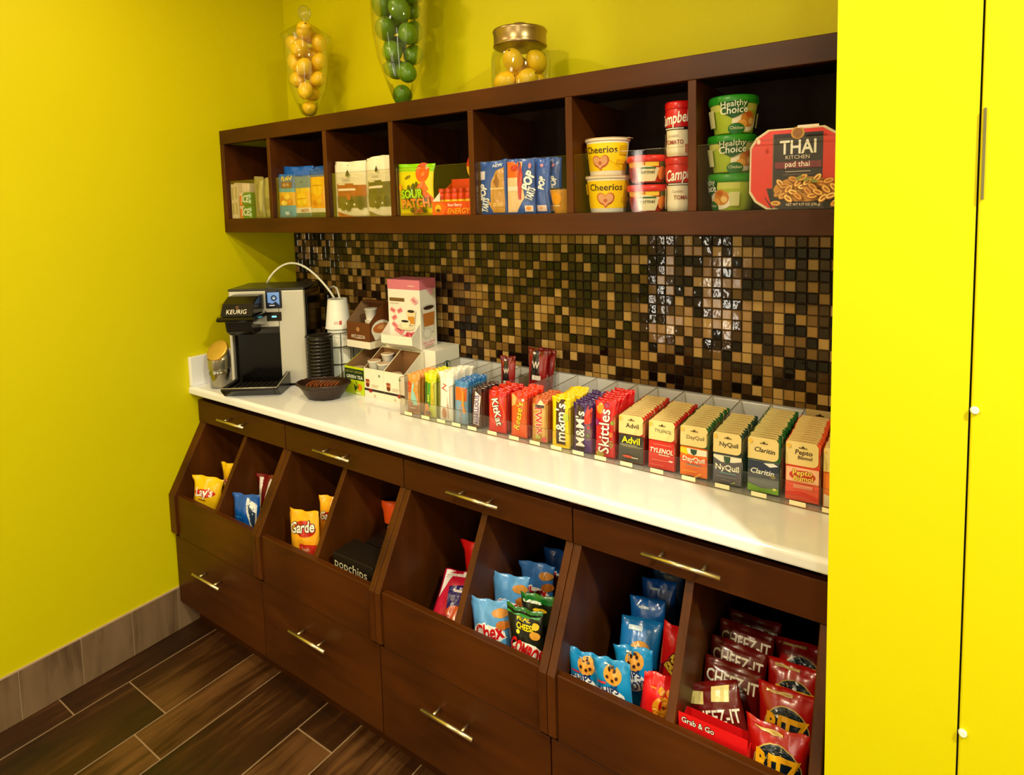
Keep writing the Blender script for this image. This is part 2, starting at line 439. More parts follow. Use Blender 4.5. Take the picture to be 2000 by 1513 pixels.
    b2 = MB(); b2.box(2.197, 2.371, -0.634, -0.6251, 0, 0.162, tm); struct(b2.build('baseboard_right'))
    b3 = MB(); b3.box(3.30, 4.2, -0.634, -0.6251, 0, 0.162, tm); struct(b3.build('baseboard_side'))
    # painted door leaf beside the end of the wall
    d = MB(); d.box(2.3735, 3.296, -0.629, -0.585, 0.008, 2.69, YELLOW); dr = struct(d.build('door_1', bevel=0.002), 'lime yellow painted flush door')
    h = MB(); h.box(2.3755, 2.3785, -0.6330, -0.6292, 1.56, 1.684, mat((120, 112, 80), 0.4, 0.8)); h.build('hinge_strip', dr)['label'] = 'narrow grey metal hinge strip'
    for z in (1.262, 0.772):
        c = MB(); c.lathe([(0.0055, 0), (0.0055, 0.003), (0.004, 0.005)], mat((238, 240, 225), 0.4), 16); c.build('bumper', dr, (2.3775, -0.6292, z), (PI / 2, 0, 0))
    # rows of glass mosaic
    mo = MB(); mo.box(0.0, 2.187, -0.004, 0.0, 1.0275, 1.4912, mat((52, 40, 24), 0.7))
    rn = random.Random(3)
    tl = [(mat((184, 146, 84), 0.07, 0, 0.45, 0.1, 0, 0.12), 3), (mat((160, 120, 60), 0.12, 0, 0.4, 0.1, 0, 0.12), 5), (mat((122, 88, 42), 0.07, 0, 0.4, 0.12, 0, 0.12), 3), (mat((70, 48, 22), 0.05, 0, 0.35, 0.12, 0, 0.14), 6), (mat((42, 27, 12), 0.05, 0, 0.35, 0.1, 0, 0.14), 5), (mat((18, 9, 4), 0.04, 0, 0.35, 0.1, 0, 0.14), 4)]
    bagm = [q for q, n in tl for _ in range(n)]
    px, pz = 0.02649, 0.02867; x = 1.8015 - 68 * px
    while x < 2.187:
        for r in range(-2, 15):
            z1 = 1.4447 - r * pz; z0 = z1 - pz
            a, c_, e_, f_ = max(x, 0.001) + .0011, min(x + px, 2.186) - .0011, max(z0, 1.028) + .0011, min(z1, 1.491) - .0011
            if c_ - a < .004 or f_ - e_ < .004: continue
            mm = rn.choice(bagm); q = .0018; y0 = -0.0088 + rn.uniform(-.0003, .0003); ti = rn.uniform(-.00012, .00012)
            vs = [(a, -.004, e_), (c_, -.004, e_), (c_, -.004, f_), (a, -.004, f_), (a, y0 + q, e_), (c_, y0 + q, e_), (c_, y0 + q, f_), (a, y0 + q, f_),
                  (a + q, y0 + ti, e_ + q), (c_ - q, y0 - ti, e_ + q), (c_ - q, y0 - ti, f_ - q), (a + q, y0 + ti, f_ - q)]
            mo.add(vs, [(0, 1, 5, 4), (1, 2, 6, 5), (2, 3, 7, 6), (3, 0, 4, 7), (4, 5, 9, 8), (5, 6, 10, 9), (6, 7, 11, 10), (7, 4, 8, 11), (8, 9, 10, 11)], mm)
        x += px
    struct(mo.build('trim_1'), 'brown and tan glass mosaic tile backsplash')
    # added glowing panes behind the camera, made up for tall reflection streaks
    for i, (x0, x1, zt) in enumerate(((0.19, 0.25, 2.2), (0.72, 0.79, 1.3), (2.95, 3.30, 2.35))):
        fr = MB()
        for a in ((x0 - .03, x0, .25, zt), (x1, x1 + .03, .25, zt), (x0 - .03, x1 + .03, .22, .25), (x0 - .03, x1 + .03, zt, zt + .03)): fr.box(a[0], a[1], -4.0, -3.96, a[2], a[3], mat((90, 60, 35), 0.5))
        f = struct(fr.build('window_%d' % (i + 1)))
        p = MB(); p.box(x0, x1, -3.995, -3.985, .25, zt, mat((250, 250, 245), 0.4, emit=(255, 246, 225), es=(55, 55, 17)[i])); p.build('window_pane', f)
    for i, (p, e, c) in enumerate(DOWNLIGHTS):
        o = empty('ceiling_downlight', (p[0], p[1], 2.70)); tag(o, ['recessed ceiling downlight nearest the left wall', 'recessed ceiling downlight out in front of the counter', 'recessed ceiling downlight in front of the yellow door'][i], 'ceiling light', 'ceiling downlights')
        t = MB(); t.lathe([(0.066, 0), (0.085, -0.003), (0.085, -0.008), (0.068, -0.030), (0.066, -0.030)], mat((235, 232, 225), 0.4), 32, cap0=False, cap1=False); t.build('trim_ring', o)
        t = MB(); t.lathe([(0.060, -0.012), (0.066, -0.010)], mat((255, 240, 210), 0.4, emit=(255, 235, 190), es=6), 32); t.build('lens', o)
room()

# ================================================================= CABINETS
ME = mat((226, 206, 160), 0.25, 0.95, 0.5, 0.03)
YD, ZD, ZT, YB, ZB1, ZB0, ZL, YL = -0.4806, 0.856, 0.7698, -0.6108, 0.5306, 0.3745, 0.1092, -0.598
SLOPE = 0.0
def floor_z(y): return 0.388 + (y - (-0.575)) * SLOPE
def handle(parent, cx, y, z, length=0.166, sep=0.092):
    h = MB(); h.tube([(cx - length / 2, y - 0.030, z), (cx + length / 2, y - 0.030, z)], 0.0052, ME, 14)
    for s in (-1, 1): h.tube([(cx + s * sep / 2, y - 0.030, z), (cx + s * sep / 2, y + 0.0005, z)], 0.0038, ME, 10)
    return h.build('handle', parent, fix=True)
def slanted(x0, x1, mb, m, inset=0.0, yend=-0.03, zlow=ZB0, low=0.0):
    prof = [(yend, zlow), (YB + .028 + inset, zlow), (YB + inset, zlow + .012), (YB + inset, ZB1 - low), (YD + .006 + inset, ZT), (YD + .022, ZT), (YD + .022, ZD + .02), (yend, ZD + .02)]
    mb.prism(prof, x0, x1, m)
def cabinet(i):
    X0 = i * UW; X1 = X0 + UW; p = .0213
    o = empty('snack_cabinet', (X0 + UW / 2, 0, 0))
    P = lambda x: x - (X0 + UW / 2)
    names = ['dark wood base cabinet with chip bins at the left wall, under the coffee brewer', 'dark wood base cabinet whose bins hold orange bags and black cartons', 'dark wood base cabinet whose bins hold light blue and black snack bags', 'dark wood base cabinet at the yellow wall end, bins full of red snack bags']
    tag(o, names[i], 'cabinet', 'base cabinets with slanted snack bins')
    lx = X0 + (p if i else .043)
    a = MB(); slanted(P(X0) + (.0006 if i else 0.001), P(lx) - .0002, a, WOODZ); a.build('side_panel', o, bevel=.0022)
    a = MB(); slanted(P(X1) - p, P(X1) - .0006, a, WOODZ); a.build('side_panel', o, bevel=.0022)
    cx = (lx + X1 - p) / 2
    a = MB(); slanted(P(cx) - .0095, P(cx) + .0095, a, WOODZ, 0.019, zlow=ZB0 + .004, low=.004); a.build('divider', o, bevel=.0015)
    # bin front
    a = MB(); a.box(P(lx) + .0005, P(X1) - p - .0005, YB + .008, YB + .0265, ZB0 + .0005, ZB1 + .003, WOOD); a.build('bin_front', o, bevel=.0022)
    # sloping bin bottom, back and dark carcass
    a = MB(); y0, y1 = YB + .027, -.035
    a.prism([(y0, floor_z(y0)), (y1, floor_z(y1)), (y1, floor_z(y1) - .012), (y0, floor_z(y0) - .012)], P(lx) + .001, P(X1) - p - .001, WOODSHADE); a.build('bin_floor', o)
    a = MB(); a.box(P(X0) + .002, P(X1) - .002, -.03, -.004, .105, .875, WOODSHADE); a.build('back_panel', o)
    # drawer
    for (z0, z1, yf, nm) in ((ZT + .002, ZD, YD, 'upper'), (ZL, ZB0 - .0045, YL, 'lower')):
        a = MB(); a.box(P(X0) + .0016 + (0.004 if i == 0 else 0), P(X1) - .0016, yf, yf + .019, z0, z1, WOOD)
        d = a.build('drawer', o, bevel=.0018)
        handle(d, P((.27, .815, 1.362, 1.908)[i] if nm == 'upper' else (.256, .8075, 1.3545, 1.905)[i]), yf, (z0 + z1) / 2 + (.004 if nm == 'upper' else .047))
        if nm == 'upper':
            a = MB(); a.box(P(lx) + .004, P(X1) - p - .004, yf + .0195, -.12, ZT + .006, ZT + .014, WOODSHADE); a.build('drawer_bottom', d)
    a = MB()
    for s in (P(X0) + .003, P(X1) - .021): a.prism([(-.03, .11), (YL + .0195, .11), (YL + .0195, ZB0 - .002), (-.03, ZB0 - .002)], s, s + .018, WOODSHADE)
    a.box(P(X0) + .003, P(X1) - .003, YL + .0195, -.03, .1092, .118, WOODSHADE)
    a.build('carcass', o)
    a = MB(); a.box(P(X0) + .0004, P(X1) - .0004, -.53, -.512, 0.0, .1088, WOOD); a.build('toe_kick', o)
    return o
for i in range(4): cabinet(i)

# countertop with side and back splash
QZ = mat((243, 243, 248), 0.13, 0, 0.6, 0.015)
def counter():
    mb = MB(); r = .006; y0, z0, z1 = -.5084, .884, CH
    prof = [(-.001, z0), (y0 + r, z0)] + [(y0 + r - r * math.sin(a), z0 + r - r * math.cos(a)) for a in (PI / 8 * k for k in range(1, 4))] + [(y0, z0 + r), (y0, z1 - .011)] + [(y0 + .011 - .011 * math.cos(a), z1 - .011 + .011 * math.sin(a)) for a in (PI / 12 * k for k in range(1, 6))] + [(y0 + .011, z1), (-.001, z1)]
    mb.prism(prof, 0.001, TW + .006, QZ)
    o = mb.build('countertop'); tag(o, 'white polished stone countertop running the length of the niche', 'countertop')
    for p in o.data.polygons: pass
    s = MB(); s.box(0.001, .0205, -.506, -.0205, CH + .0002, CH + .1125, QZ); s.build('side_splash', o, bevel=.002)
    s = MB(); s.box(0.001, TW + .006, -.020, -.0005, CH + .0002, 1.0273, QZ); s.build('back_splash', o, bevel=.0015)
counter()

# wall shelf of seven cubbies
YS, ZS0, ZS1, RL = -0.3246, 1.4917, 1.8893, 0.0535
CP = TW / 7; SF = ZS0 + RL
def shelf():
    o = empty('cubby_shelf', (TW / 2, 0, ZS0)); tag(o, 'long dark wood wall shelf of seven open cubbies hung above the mosaic', 'shelf')
    P = lambda x: x - TW / 2; Z = lambda z: z - ZS0
    def part(n, x0, x1, y0, y1, z0, z1, m, bv=.0015):
        a = MB(); a.box(P(x0), P(x1), y0, y1, Z(z0), Z(z1), m); return a.build(n, o, bevel=bv)
    part('top_rail', .001, TW, YS, YS + .019, ZS1 - RL, ZS1, WOOD)
    part('bottom_rail', .001, TW, YS, YS + .019, ZS0, SF, WOOD)
    part('top_panel', .001, TW, YS + .0192, -.001, ZS1 - .020, ZS1 - .001, WOODSHADE)
    part('bottom_panel', .001, TW, YS + .0192, -.001, SF - .021, SF - .0003, WOODSHADE)
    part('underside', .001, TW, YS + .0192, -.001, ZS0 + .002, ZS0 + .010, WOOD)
    part('back_panel', .001, TW, -.0095, -.0012, SF - .0001, ZS1 - .0205, WOODSHADE)
    part('end_panel', .001, .027, YS + .0002, -.010, SF + .0002, ZS1 - RL - .0002, WOODZ)
    part('end_panel', TW - .012, TW, YS + .0002, -.010, SF + .0002, ZS1 - RL - .0002, WOODZ)
    for k in range(1, 7):
        part('divider', k * CP - .0095, k * CP + .0095, YS + .0001, -.010, SF + .0002, ZS1 - RL - .0002, WOODZ)
    for k in range(7):
        a = MB(); x0 = P(k * CP + (.0275 if k == 0 else .0115)); x1 = P((k + 1) * CP - (.0125 if k == 6 else .0115))
        a.box(x0, x1, YS + .008, YS + .0105, Z(SF + .0005), Z(1.691), ACRYL)
        g = a.build('acrylic_guard', o); g['label'] = 'clear acrylic lip across the cubby'
        e = MB(); e.box(x0, x1, YS + .0078, YS + .0107, Z(1.6912), Z(1.6924), EDGE); e.build('polished_edge', g)
shelf()
# ================================================================= JARS ON TOP OF THE SHELF
def fruit(kind, loc, r, seed, stem=True):
    rn = random.Random(seed); m = MB()
    col = {'lemon': (252, 200, 30), 'lime': (92, 132, 16), 'orange': (250, 170, 20)}[kind]
    k = 1.22 if kind != 'orange' else 1.0; tip = .10 if kind != 'orange' else 0
    prof = []
    for i in range(13):
        a = PI * i / 12; rr = r * math.sin(a) ** (0.95); z = -r * k * math.cos(a)
        if i in (0, 12): z += (-1 if i == 0 else 1) * r * tip; rr = 0.0001
        prof.append((max(rr, .0001), z))
    m.lathe(prof, mat(col, 0.33, 0, 0.5, 0.14, 0.0, 0.25), 18)
    o = m.build(kind, None, loc, (rn.uniform(-1.3, 1.3), rn.uniform(-1.3, 1.3), rn.uniform(0, 6)))
    s = MB(); s.lathe([(r * .10, 0), (r * .13, r * .03), (r * .05, r * .07)], mat((110, 84, 30), 0.6), 8); s.build('stem_scar', o, (0, 0, r * k * 0.985 + r * tip * .6))
    return o
def apothecary(cx, cy, R, H, knob, label, fr, n_fr, kind, grp):
    z0 = ZS1
    o = empty('apothecary_jar', (cx, cy, z0 + .0006)); tag(o, label, 'glass jar', 'tall glass apothecary jars')
    b = MB()
    prof = [(R * .62, 0), (R * .64, .004), (R * .30, .014), (R * .14, .026), (R * .16, .036), (R * .34, .046), (R * .58, H * .28), (R * .80, H * .44), (R * .93, H * .62), (R * .97, H * .80), (R * .96, H * .93), (R * 1.06, H * .985), (R * 1.08, H)]
    b.lathe(prof, GLASS, 40, cap1=False); b.build('bowl', o)
    l = MB()
    l.lathe([(R * 1.10, H + .002), (R * 1.12, H + .008), (R * .9, H + .022), (R * .55, H + .042), (R * .26, H + .056), (R * .14, H + .064), (R * .13, H + .070), (R * .24, H + .078), (R * .30, H + .094), (R * .27, H + .110), (R * .15, H + .122), (.0005, H + .126)], GLASS, 40, cap0=False); l.build('lid', o)
    def rad(z):
        for (r1, a), (r2, c) in zip(prof, prof[1:]):
            if a <= z <= c: return r1 + (r2 - r1) * (z - a) / (c - a + 1e-9)
        return R * .9
    kr = knob * 1.14
    pts = []; zt = fr
    for k in range(n_fr):
        a = k * 2.4; pts.append([.5 * R * math.cos(a), .5 * R * math.sin(a), .075 + (zt - .075) * k / n_fr])
    for it in range(1500):
        for p in pts:
            if it < 1400: p[2] -= .0008
            q = max(0.0, rad(max(.012, p[2])) - kr * 1.02); d = math.hypot(p[0], p[1])
            if d > q:
                if q <= 1e-4: p[0] = p[1] = 0.0
                else: p[0] *= q / d; p[1] *= q / d
            if rad(max(.012, p[2] - kr * .3)) < kr * 1.02: p[2] += .0014
            p[2] = max(p[2], .062)
        for u in range(len(pts)):
            for v in range(u + 1, len(pts)):
                A, B = pts[u], pts[v]; dx = [B[j] - A[j] for j in range(3)]; d = math.sqrt(sum(t * t for t in dx)) + 1e-9
                if d < 2 * kr:
                    m_ = (2 * kr - d) / 2 / d
                    for j in range(3): A[j] -= dx[j] * m_; B[j] += dx[j] * m_
    for i, (px, py, z) in enumerate(pts):
        f = fruit(kind, (cx + px, cy + py, z0 + z), knob * (0.95 + .04 * math.sin(i * 2.1)), i * 7 + n_fr)
        tag(f, grp[1], kind, grp[0])
apothecary(.352, -.165, .083, .325, .0300, 'tall stemmed glass jar of yellow lemons with a knobbed lid, near the left wall', .5, 15, 'lemon', ('lemons in the tall glass jar', 'yellow lemon piled in the tall stemmed glass jar'))
apothecary(.842, -.165, .098, .415, .0345, 'taller glass jar full of green limes, between the lemon jar and the metal-lidded jar', .7, 25, 'lime', ('limes in the tall glass jar', 'green lime piled in the tall stemmed glass jar'))
def canister():
    cx, cy, z0 = 1.318, -.165, ZS1 + .0006
    o = empty('glass_canister', (cx, cy, z0)); tag(o, 'squat glass canister with a brushed metal lid, holding a few yellow lemons', 'glass jar')
    b = MB(); b.lathe([(.078, 0), (.084, .006), (.086, .03), (.086, .10), (.082, .122), (.070, .134), (.068, .142)], GLASS, 44, cap1=False); b.build('bowl', o)
    l = MB(); M1 = mat((176, 150, 108), 0.3, 0.95, 0.5, 0.03)
    l.lathe([(.076, .136), (.079, .138), (.077, .146), (.077, .174), (.080, .179), (.078, .184), (.066, .186), (.018, .186)], M1, 44, cap0=True); ld = l.build('lid', o)
    k = MB(); k.lathe([(.008, .186), (.008, .194), (.022, .197), (.023, .201), (.020, .204), (.006, .205)], M1, 28); k.build('knob', ld)
    for i, (a, r, z) in enumerate([(-2.2, .050, .037), (-.63, .050, .037), (.94, .050, .037), (2.51, .050, .037), (-1.45, .048, .092), (.3, .048, .093), (2.2, .046, .093)]):
        f = fruit('lemon', (cx + r * math.cos(a), cy + r * math.sin(a), z0 + z), .0290, 90 + i); tag(f, 'yellow lemon in the squat canister with the metal lid', 'lemon', 'lemons in the squat canister')
canister()

# ================================================================= CUBBY GOODS
SZ = SF - .0003; YF = YS + .032
WH = (240, 232, 214)
def pouch(name, w, h, t, col, x, y, rz=0, **k): return bag(name, w, h, t, col, (x, y, SZ + .0005), (k.pop('rx', 0), k.pop('ry', 0), rz), **k)
def cubby1():
    c = (236, 216, 176)
    for i, x in enumerate((.034, .058)):
        boxpack('mint_carton', .022, .05, .135 if i == 0 else .139, c, (x + .006, YS + .042, SZ + .0005), .10, items=[R(-.6, .55, .3, .9, (196, 176, 110)), R(-.6, .12, .3, .45, (190, 170, 100)), R(.5, 0, .7, 1, (222, 196, 160))],
                label=['narrow cream carton against the left end of the shelf', 'narrow cream carton second from the left end of the shelf'][i], group='cream cartons in the first cubby')
    boxpack('gum_carton', .042, .05, .136, (242, 218, 190), (.098, YS + .062, SZ + .0005), .08, items=[R(-.5, 0, -.42, 1, (220, 190, 160)), R(.3, 0, .4, 1, (220, 190, 160)), Pg([(-1, .3), (-1, .55), (.6, .72), (1, .62), (1, .3)], (244, 140, 96))], label='cream and peach carton behind the green gum packs', cat='box')
    for i in range(2):
        p = boxpack('gum_pack', .066, .018, .048, (60, 140, 24), (.128, YS + .024, SZ + .0008 + i * .0512), .10,
                    items=[R(-1, 0, -.55, 1, (246, 110, 30)), Pg([(-1, 1), (-.2, 1), (-.5, .8), (-1, .75)], (240, 210, 180)), T('ICE', .0, .5, .40, (250, 250, 235), 0, .62, .03, .15), E(.82, .7, .10, .13, (190, 230, 200)), E(.82, .28, .10, .13, (200, 235, 205))],
                    label=['lower green gum pack with white ICE lettering', 'upper green gum pack with white ICE lettering, stacked on another'][i], cat='gum', group='green gum packs')
    pouch('foil_pouch', .052, .158, .02, (150, 138, 84), .204, YS + .028, .15, nu=8, nv=14, items=[R(-.1, .1, .02, .8, (96, 84, 44)), Pg([(.25, .1), (.7, .3), (.9, .9), (.4, .9), (.2, .5)], (196, 182, 106))], label='olive green foil pouch at the right of the first cubby', cat='pouch')
    pouch('foil_pouch', .05, .152, .016, (176, 164, 100), .240, YS + .040, .1, nu=8, nv=14, items=[R(-.5, .2, .5, .5, (140, 126, 74))], label='pale green foil pouch behind the olive one', cat='pouch', seed=4)
cubby1()
def cubby2():
    B = (20, 96, 196)
    pouch('snack_pouch', .158, .186, .022, B, .405, YS + .055, .05, seed=2, items=[E(.1, .3, .3, .2, (240, 190, 40))], label='large blue snack pouch at the back of the second cubby', cat='snack bag')
    pouch('snack_pouch', .12, .180, .030, (26, 84, 168), .535, YS + .055, -.05, seed=3, items=[R(.55, .84, .7, .96, (180, 200, 230))], label='dark blue snack pouch at the back right of the second cubby', cat='snack bag')
    pouch('peanut_pouch', .092, .158, .018, (70, 140, 170), .378, YS + .024, .05, seed=5, waist=.03, bands=[(.28, (60, 150, 186)), (.58, (236, 176, 40)), (.66, (70, 160, 180)), (2, (40, 104, 180))],
          items=[T('PLAN', .05, .90, .17, (250, 226, 90), 4, .8, .03, .2, (30, 60, 130)), R(-.5, .68, .75, .82, (130, 48, 20)), T('NUTS', .1, .75, .10, (250, 220, 180), 0, .6), E(-.3, .42, .16, .13, (216, 120, 24)), E(.25, .48, .18, .12, (250, 206, 70)), E(.5, .36, .14, .12, (226, 130, 30)), E(-.05, .34, .17, .1, (255, 214, 90)), R(-.1, .06, .4, .14, (190, 220, 235))],
          label='small blue nut pouch with a brown panel, before the big blue pouch', cat='snack bag', group='nut pouches in the second cubby')
    pouch('peanut_pouch', .082, .146, .018, (98, 130, 146), .466, YS + .026, .05, seed=6, waist=.03, bands=[(.10, (60, 110, 110)), (.24, (240, 226, 200)), (.62, (246, 178, 26)), (.70, (236, 196, 40)), (2, (96, 128, 146))],
          items=[Pg([(-.6, .5), (0, .64), (.7, .5), (.7, .36), (0, .26), (-.6, .36)], (250, 206, 30)), T('NUTS', .3, .17, .13, (170, 60, 40), 0, .6), R(-.1, .84, .1, .88, (24, 70, 80)), R(-.5, .45, .6, .47, (220, 130, 20))], label='grey-blue and yellow nut pouch in the middle of the second cubby', cat='snack bag', group='nut pouches in the second cubby')
    pouch('peanut_pouch', .084, .165, .018, (60, 100, 120), .552, YS + .026, .02, seed=7, waist=.03, bands=[(.09, (50, 66, 50)), (.2, (236, 224, 196)), (.5, (250, 160, 10)), (.84, (252, 178, 10)), (2, (30, 84, 160))],
          items=[Pg([(-.7, .78), (.2, .84), (.8, .7), (.6, .5), (0, .42), (-.6, .56)], (255, 196, 16)), R(-.6, .66, .6, .68, (214, 120, 10)), E(-.3, .3, .16, .12, (222, 120, 10)), E(.3, .34, .16, .12, (255, 190, 30))], label='orange and yellow nut pouch at the right of the second cubby', cat='snack bag', group='nut pouches in the second cubby')
cubby2()
def cubby3():
    for i, (x, w, h, c) in enumerate(((.716, .147, .184, (170, 52, 22)), (.852, .108, .192, (62, 52, 20)))):
        pouch('chocolate_pouch', w, h, .024, (238, 226, 196), x, YS + .030, .05 + .03 * i, seed=8 + i, waist=.0, crimp=.006, mf=card, artsub=.01,
              items=[R(-.8, .36, .97, .57, c), R(-.8, .57, .3, .60, c), R(-.7, .47, .4, .51, (246, 226, 200)), R(-.7, .575, -.2, .595, (240, 220, 180)),
                     R(-.8, .16, .97, .37, (84, 70, 30) if i else (96, 66, 30)), E(-.45, .23, .12, .15, (92, 76, 26)), E(.1, .27, .10, .11, (40, 24, 12)), E(.0, .36, .08, .08, (196, 74, 40) if not i else (70, 60, 20)), E(.65, .25, .11, .16, (34, 24, 14)), E(-.1, .2, .1, .13, (70, 56, 20)),
                     E(-.15, .24, .02, .03, (236, 226, 200)), E(.35, .22, .025, .03, (236, 226, 200)), Pg([(-.8, .0), (-.8, .10), (-.2, .03), (.3, .0)], (178, 70, 24) if not i else (120, 96, 50)),
                     E(0, .76, .05, .05, (34, 40, 20)), Pg([(-.08, .78), (0, .85), (.08, .78)], (34, 40, 20)), E(0, .93, .012, .012, (90, 84, 60)), T('BARK' if 0 else 'DARK', -.05, .66, .07, (150, 134, 96), 0, .5, 0), R(-.4, .70, .35, .703, (150, 134, 96)), T('CHOCOLATE', -.15, .49, .035, (250, 236, 210), 0, .5, 0)],
              label=['cream stand-up chocolate pouch with a rust red band', 'cream stand-up chocolate pouch with a dark olive band'][i], cat='pouch', group='cream chocolate pouches')
cubby3()
def cubby4():
    pouch('sour_candy_bag', .150, .158, .024, (250, 226, 0), 1.010, YS + .028, .06, seed=21, flare=.35, waist=.10, bands=[(.08, (240, 190, 10)), (.86, (248, 228, 0)), (2, (140, 214, 10))],
          items=[E(-.35, .74, .09, .035, (120, 84, 10), 20), E(.45, .83, .17, .2, (238, 80, 22), 10), Pg([(.2, .62), (.5, .56), (1.0, .34), (1.0, .24), (.75, .22), (.35, .42)], (236, 84, 26)), Pg([(.0, .56), (.6, .66), (.8, .5), (.3, .44)], (240, 100, 30)), E(.5, .80, .05, .04, (250, 130, 60)),
                 E(-.25, .53, .05, .07, (24, 26, 10)), E(.02, .55, .055, .08, (24, 26, 10)), E(.2, .60, .04, .06, (24, 26, 10)), R(-.45, .42, .35, .50, (24, 26, 10)), R(-.5, .26, .72, .33, (36, 22, 10)),
                 T('SOUR', -.05, .42, .17, (170, 226, 20), 2, .66, .04, 0, (20, 40, 10)), T('PATCH', .1, .24, .17, (246, 130, 40), 2, .76, .04, 0, (50, 24, 8)), T('Kids', .2, .10, .11, (220, 60, 40), 6, .4, .03, .1, (30, 30, 10)), E(-.1, .10, .06, .05, (40, 34, 10)), E(.55, .10, .06, .05, (40, 34, 10)), E(-.7, .55, .04, .07, (244, 150, 20))],
          label='bright yellow and green sour candy bag, left side of the middle-left cubby', cat='candy bag')
    o = empty('energy_shot_display', (1.150, YF + .045, SZ + .0005), .04); tag(o, 'red cardboard display tray with a white corner, below the round red label', 'display box')
    b = MB(); t = .0015; RD = card((232, 62, 16))
    b.box(-.074, .074, -.05, .05, 0, t, RD); b.box(-.074, .074, -.05, -.05 + t, t, .040, RD); b.box(-.074, .074, .05 - t, .05, t, .11, RD)
    for s in (-1, 1): b.prism([(-.05 + t, t), (.05 - t, t), (.05 - t, .10), (-.045, .042)], s * .074 - (t if s > 0 else 0), s * .074 + (t if s < 0 else 0), RD)
    b.build('tray', o)
    art(o, [R(-1, 0, 1, .08, (206, 40, 14)), Pg([(-1, .02), (-1, .98), (-.5, .98), (-.25, .6), (-.45, .02)], (240, 96, 24)), E(-.7, .5, .08, .08, (250, 190, 40)), T('Sour Berry', .15, .72, .055, (255, 240, 225), 0, .5, .02), T('ENERGY', .35, .3, .11, (250, 160, 30), 0, .55, .02, .2), E(-.68, .36, .05, .03, (120, 30, 10))], lambda u, v, e: (u, -.05 - e, v), .148, .04, 'printed_front')
    b = MB(); b.prism([(-.074, .041), (-.045, .041), (-.045, .068)], -.0495, -.0485, card((244, 236, 220)), 'y'); b.build('corner_flap', o)
    n = 0
    for r in range(2):
        for k in range(5):
            q = MB(); x = 1.094 + k * .0262; y = YF + .018 + r * .028
            q.lathe([(.0112, 0), (.012, .003), (.012, .040), (.0112, .044)], mat((250, 206, 20), 0.35), 16); q.lathe([(.0112, .0442), (.0118, .052), (.0112, .060), (.007, .066)], mat((226, 36, 14), 0.3), 16)
            s = q.build('energy_shot', None, (x, y, SZ + .0025)); tag(s, 'small red-capped yellow energy shot bottle standing in the red display tray', 'bottle', 'energy shots in the display tray')
            c = MB(); c.lathe([(.0095, .066), (.0095, .076), (.008, .0775)], mat((214, 26, 14), 0.35), 16); c.build('cap', s)
            if r == 0: art(s, [Pg([(-.3, .0), (.1, .5), (-.05, .5), (.3, 1), (-.1, .6), (.05, .6)], (60, 26, 10))], lambda u, v, e: ((.0121 + e) * math.sin(u / .012), -(.0121 + e) * math.cos(u / .012), .006 + v), .018, .034, 'printed_label')
    # round tub standing behind the tray
    z = SZ + .0005; q = MB(); q.box(-.035, .035, -.022, .022, 0, .100, card((60, 44, 20))); s = q.build('shelf_riser', None, (1.178, YF + .125, z)); tag(s, 'dark block holding up the round red and yellow tin in the fourth cubby', 'box')
    q = MB(); q.lathe([(.046, 0), (.046, .030)], mat((224, 160, 30), 0.3), 40); s = q.build('round_tin', None, (1.178, YF + .125, z + .148), (PI / 2, 0, 0)); s.location.z = z + .1005 + .0465
    art(s, [E(0, .5, .5, .5, (246, 190, 40)), Pg([(math.cos(a), .5 + .5 * math.sin(a)) for a in [PI * k / 12 for k in range(13)]], (224, 24, 20)), T('T', -.35, .78, .14, (255, 190, 150)), R(-.15, .80, .6, .84, (255, 190, 150)), T('JERKY', .25, .45, .2, (80, 40, 10), 0, .6, .03), T('8', .2, .22, .2, (90, 50, 10), 0)], lambda u, v, e: (u, v - .046, .030 + e), .092, .092, 'printed_label')
    tag(s, 'round red and yellow labelled tin half hidden by the cubby divider', 'tin')
cubby4()
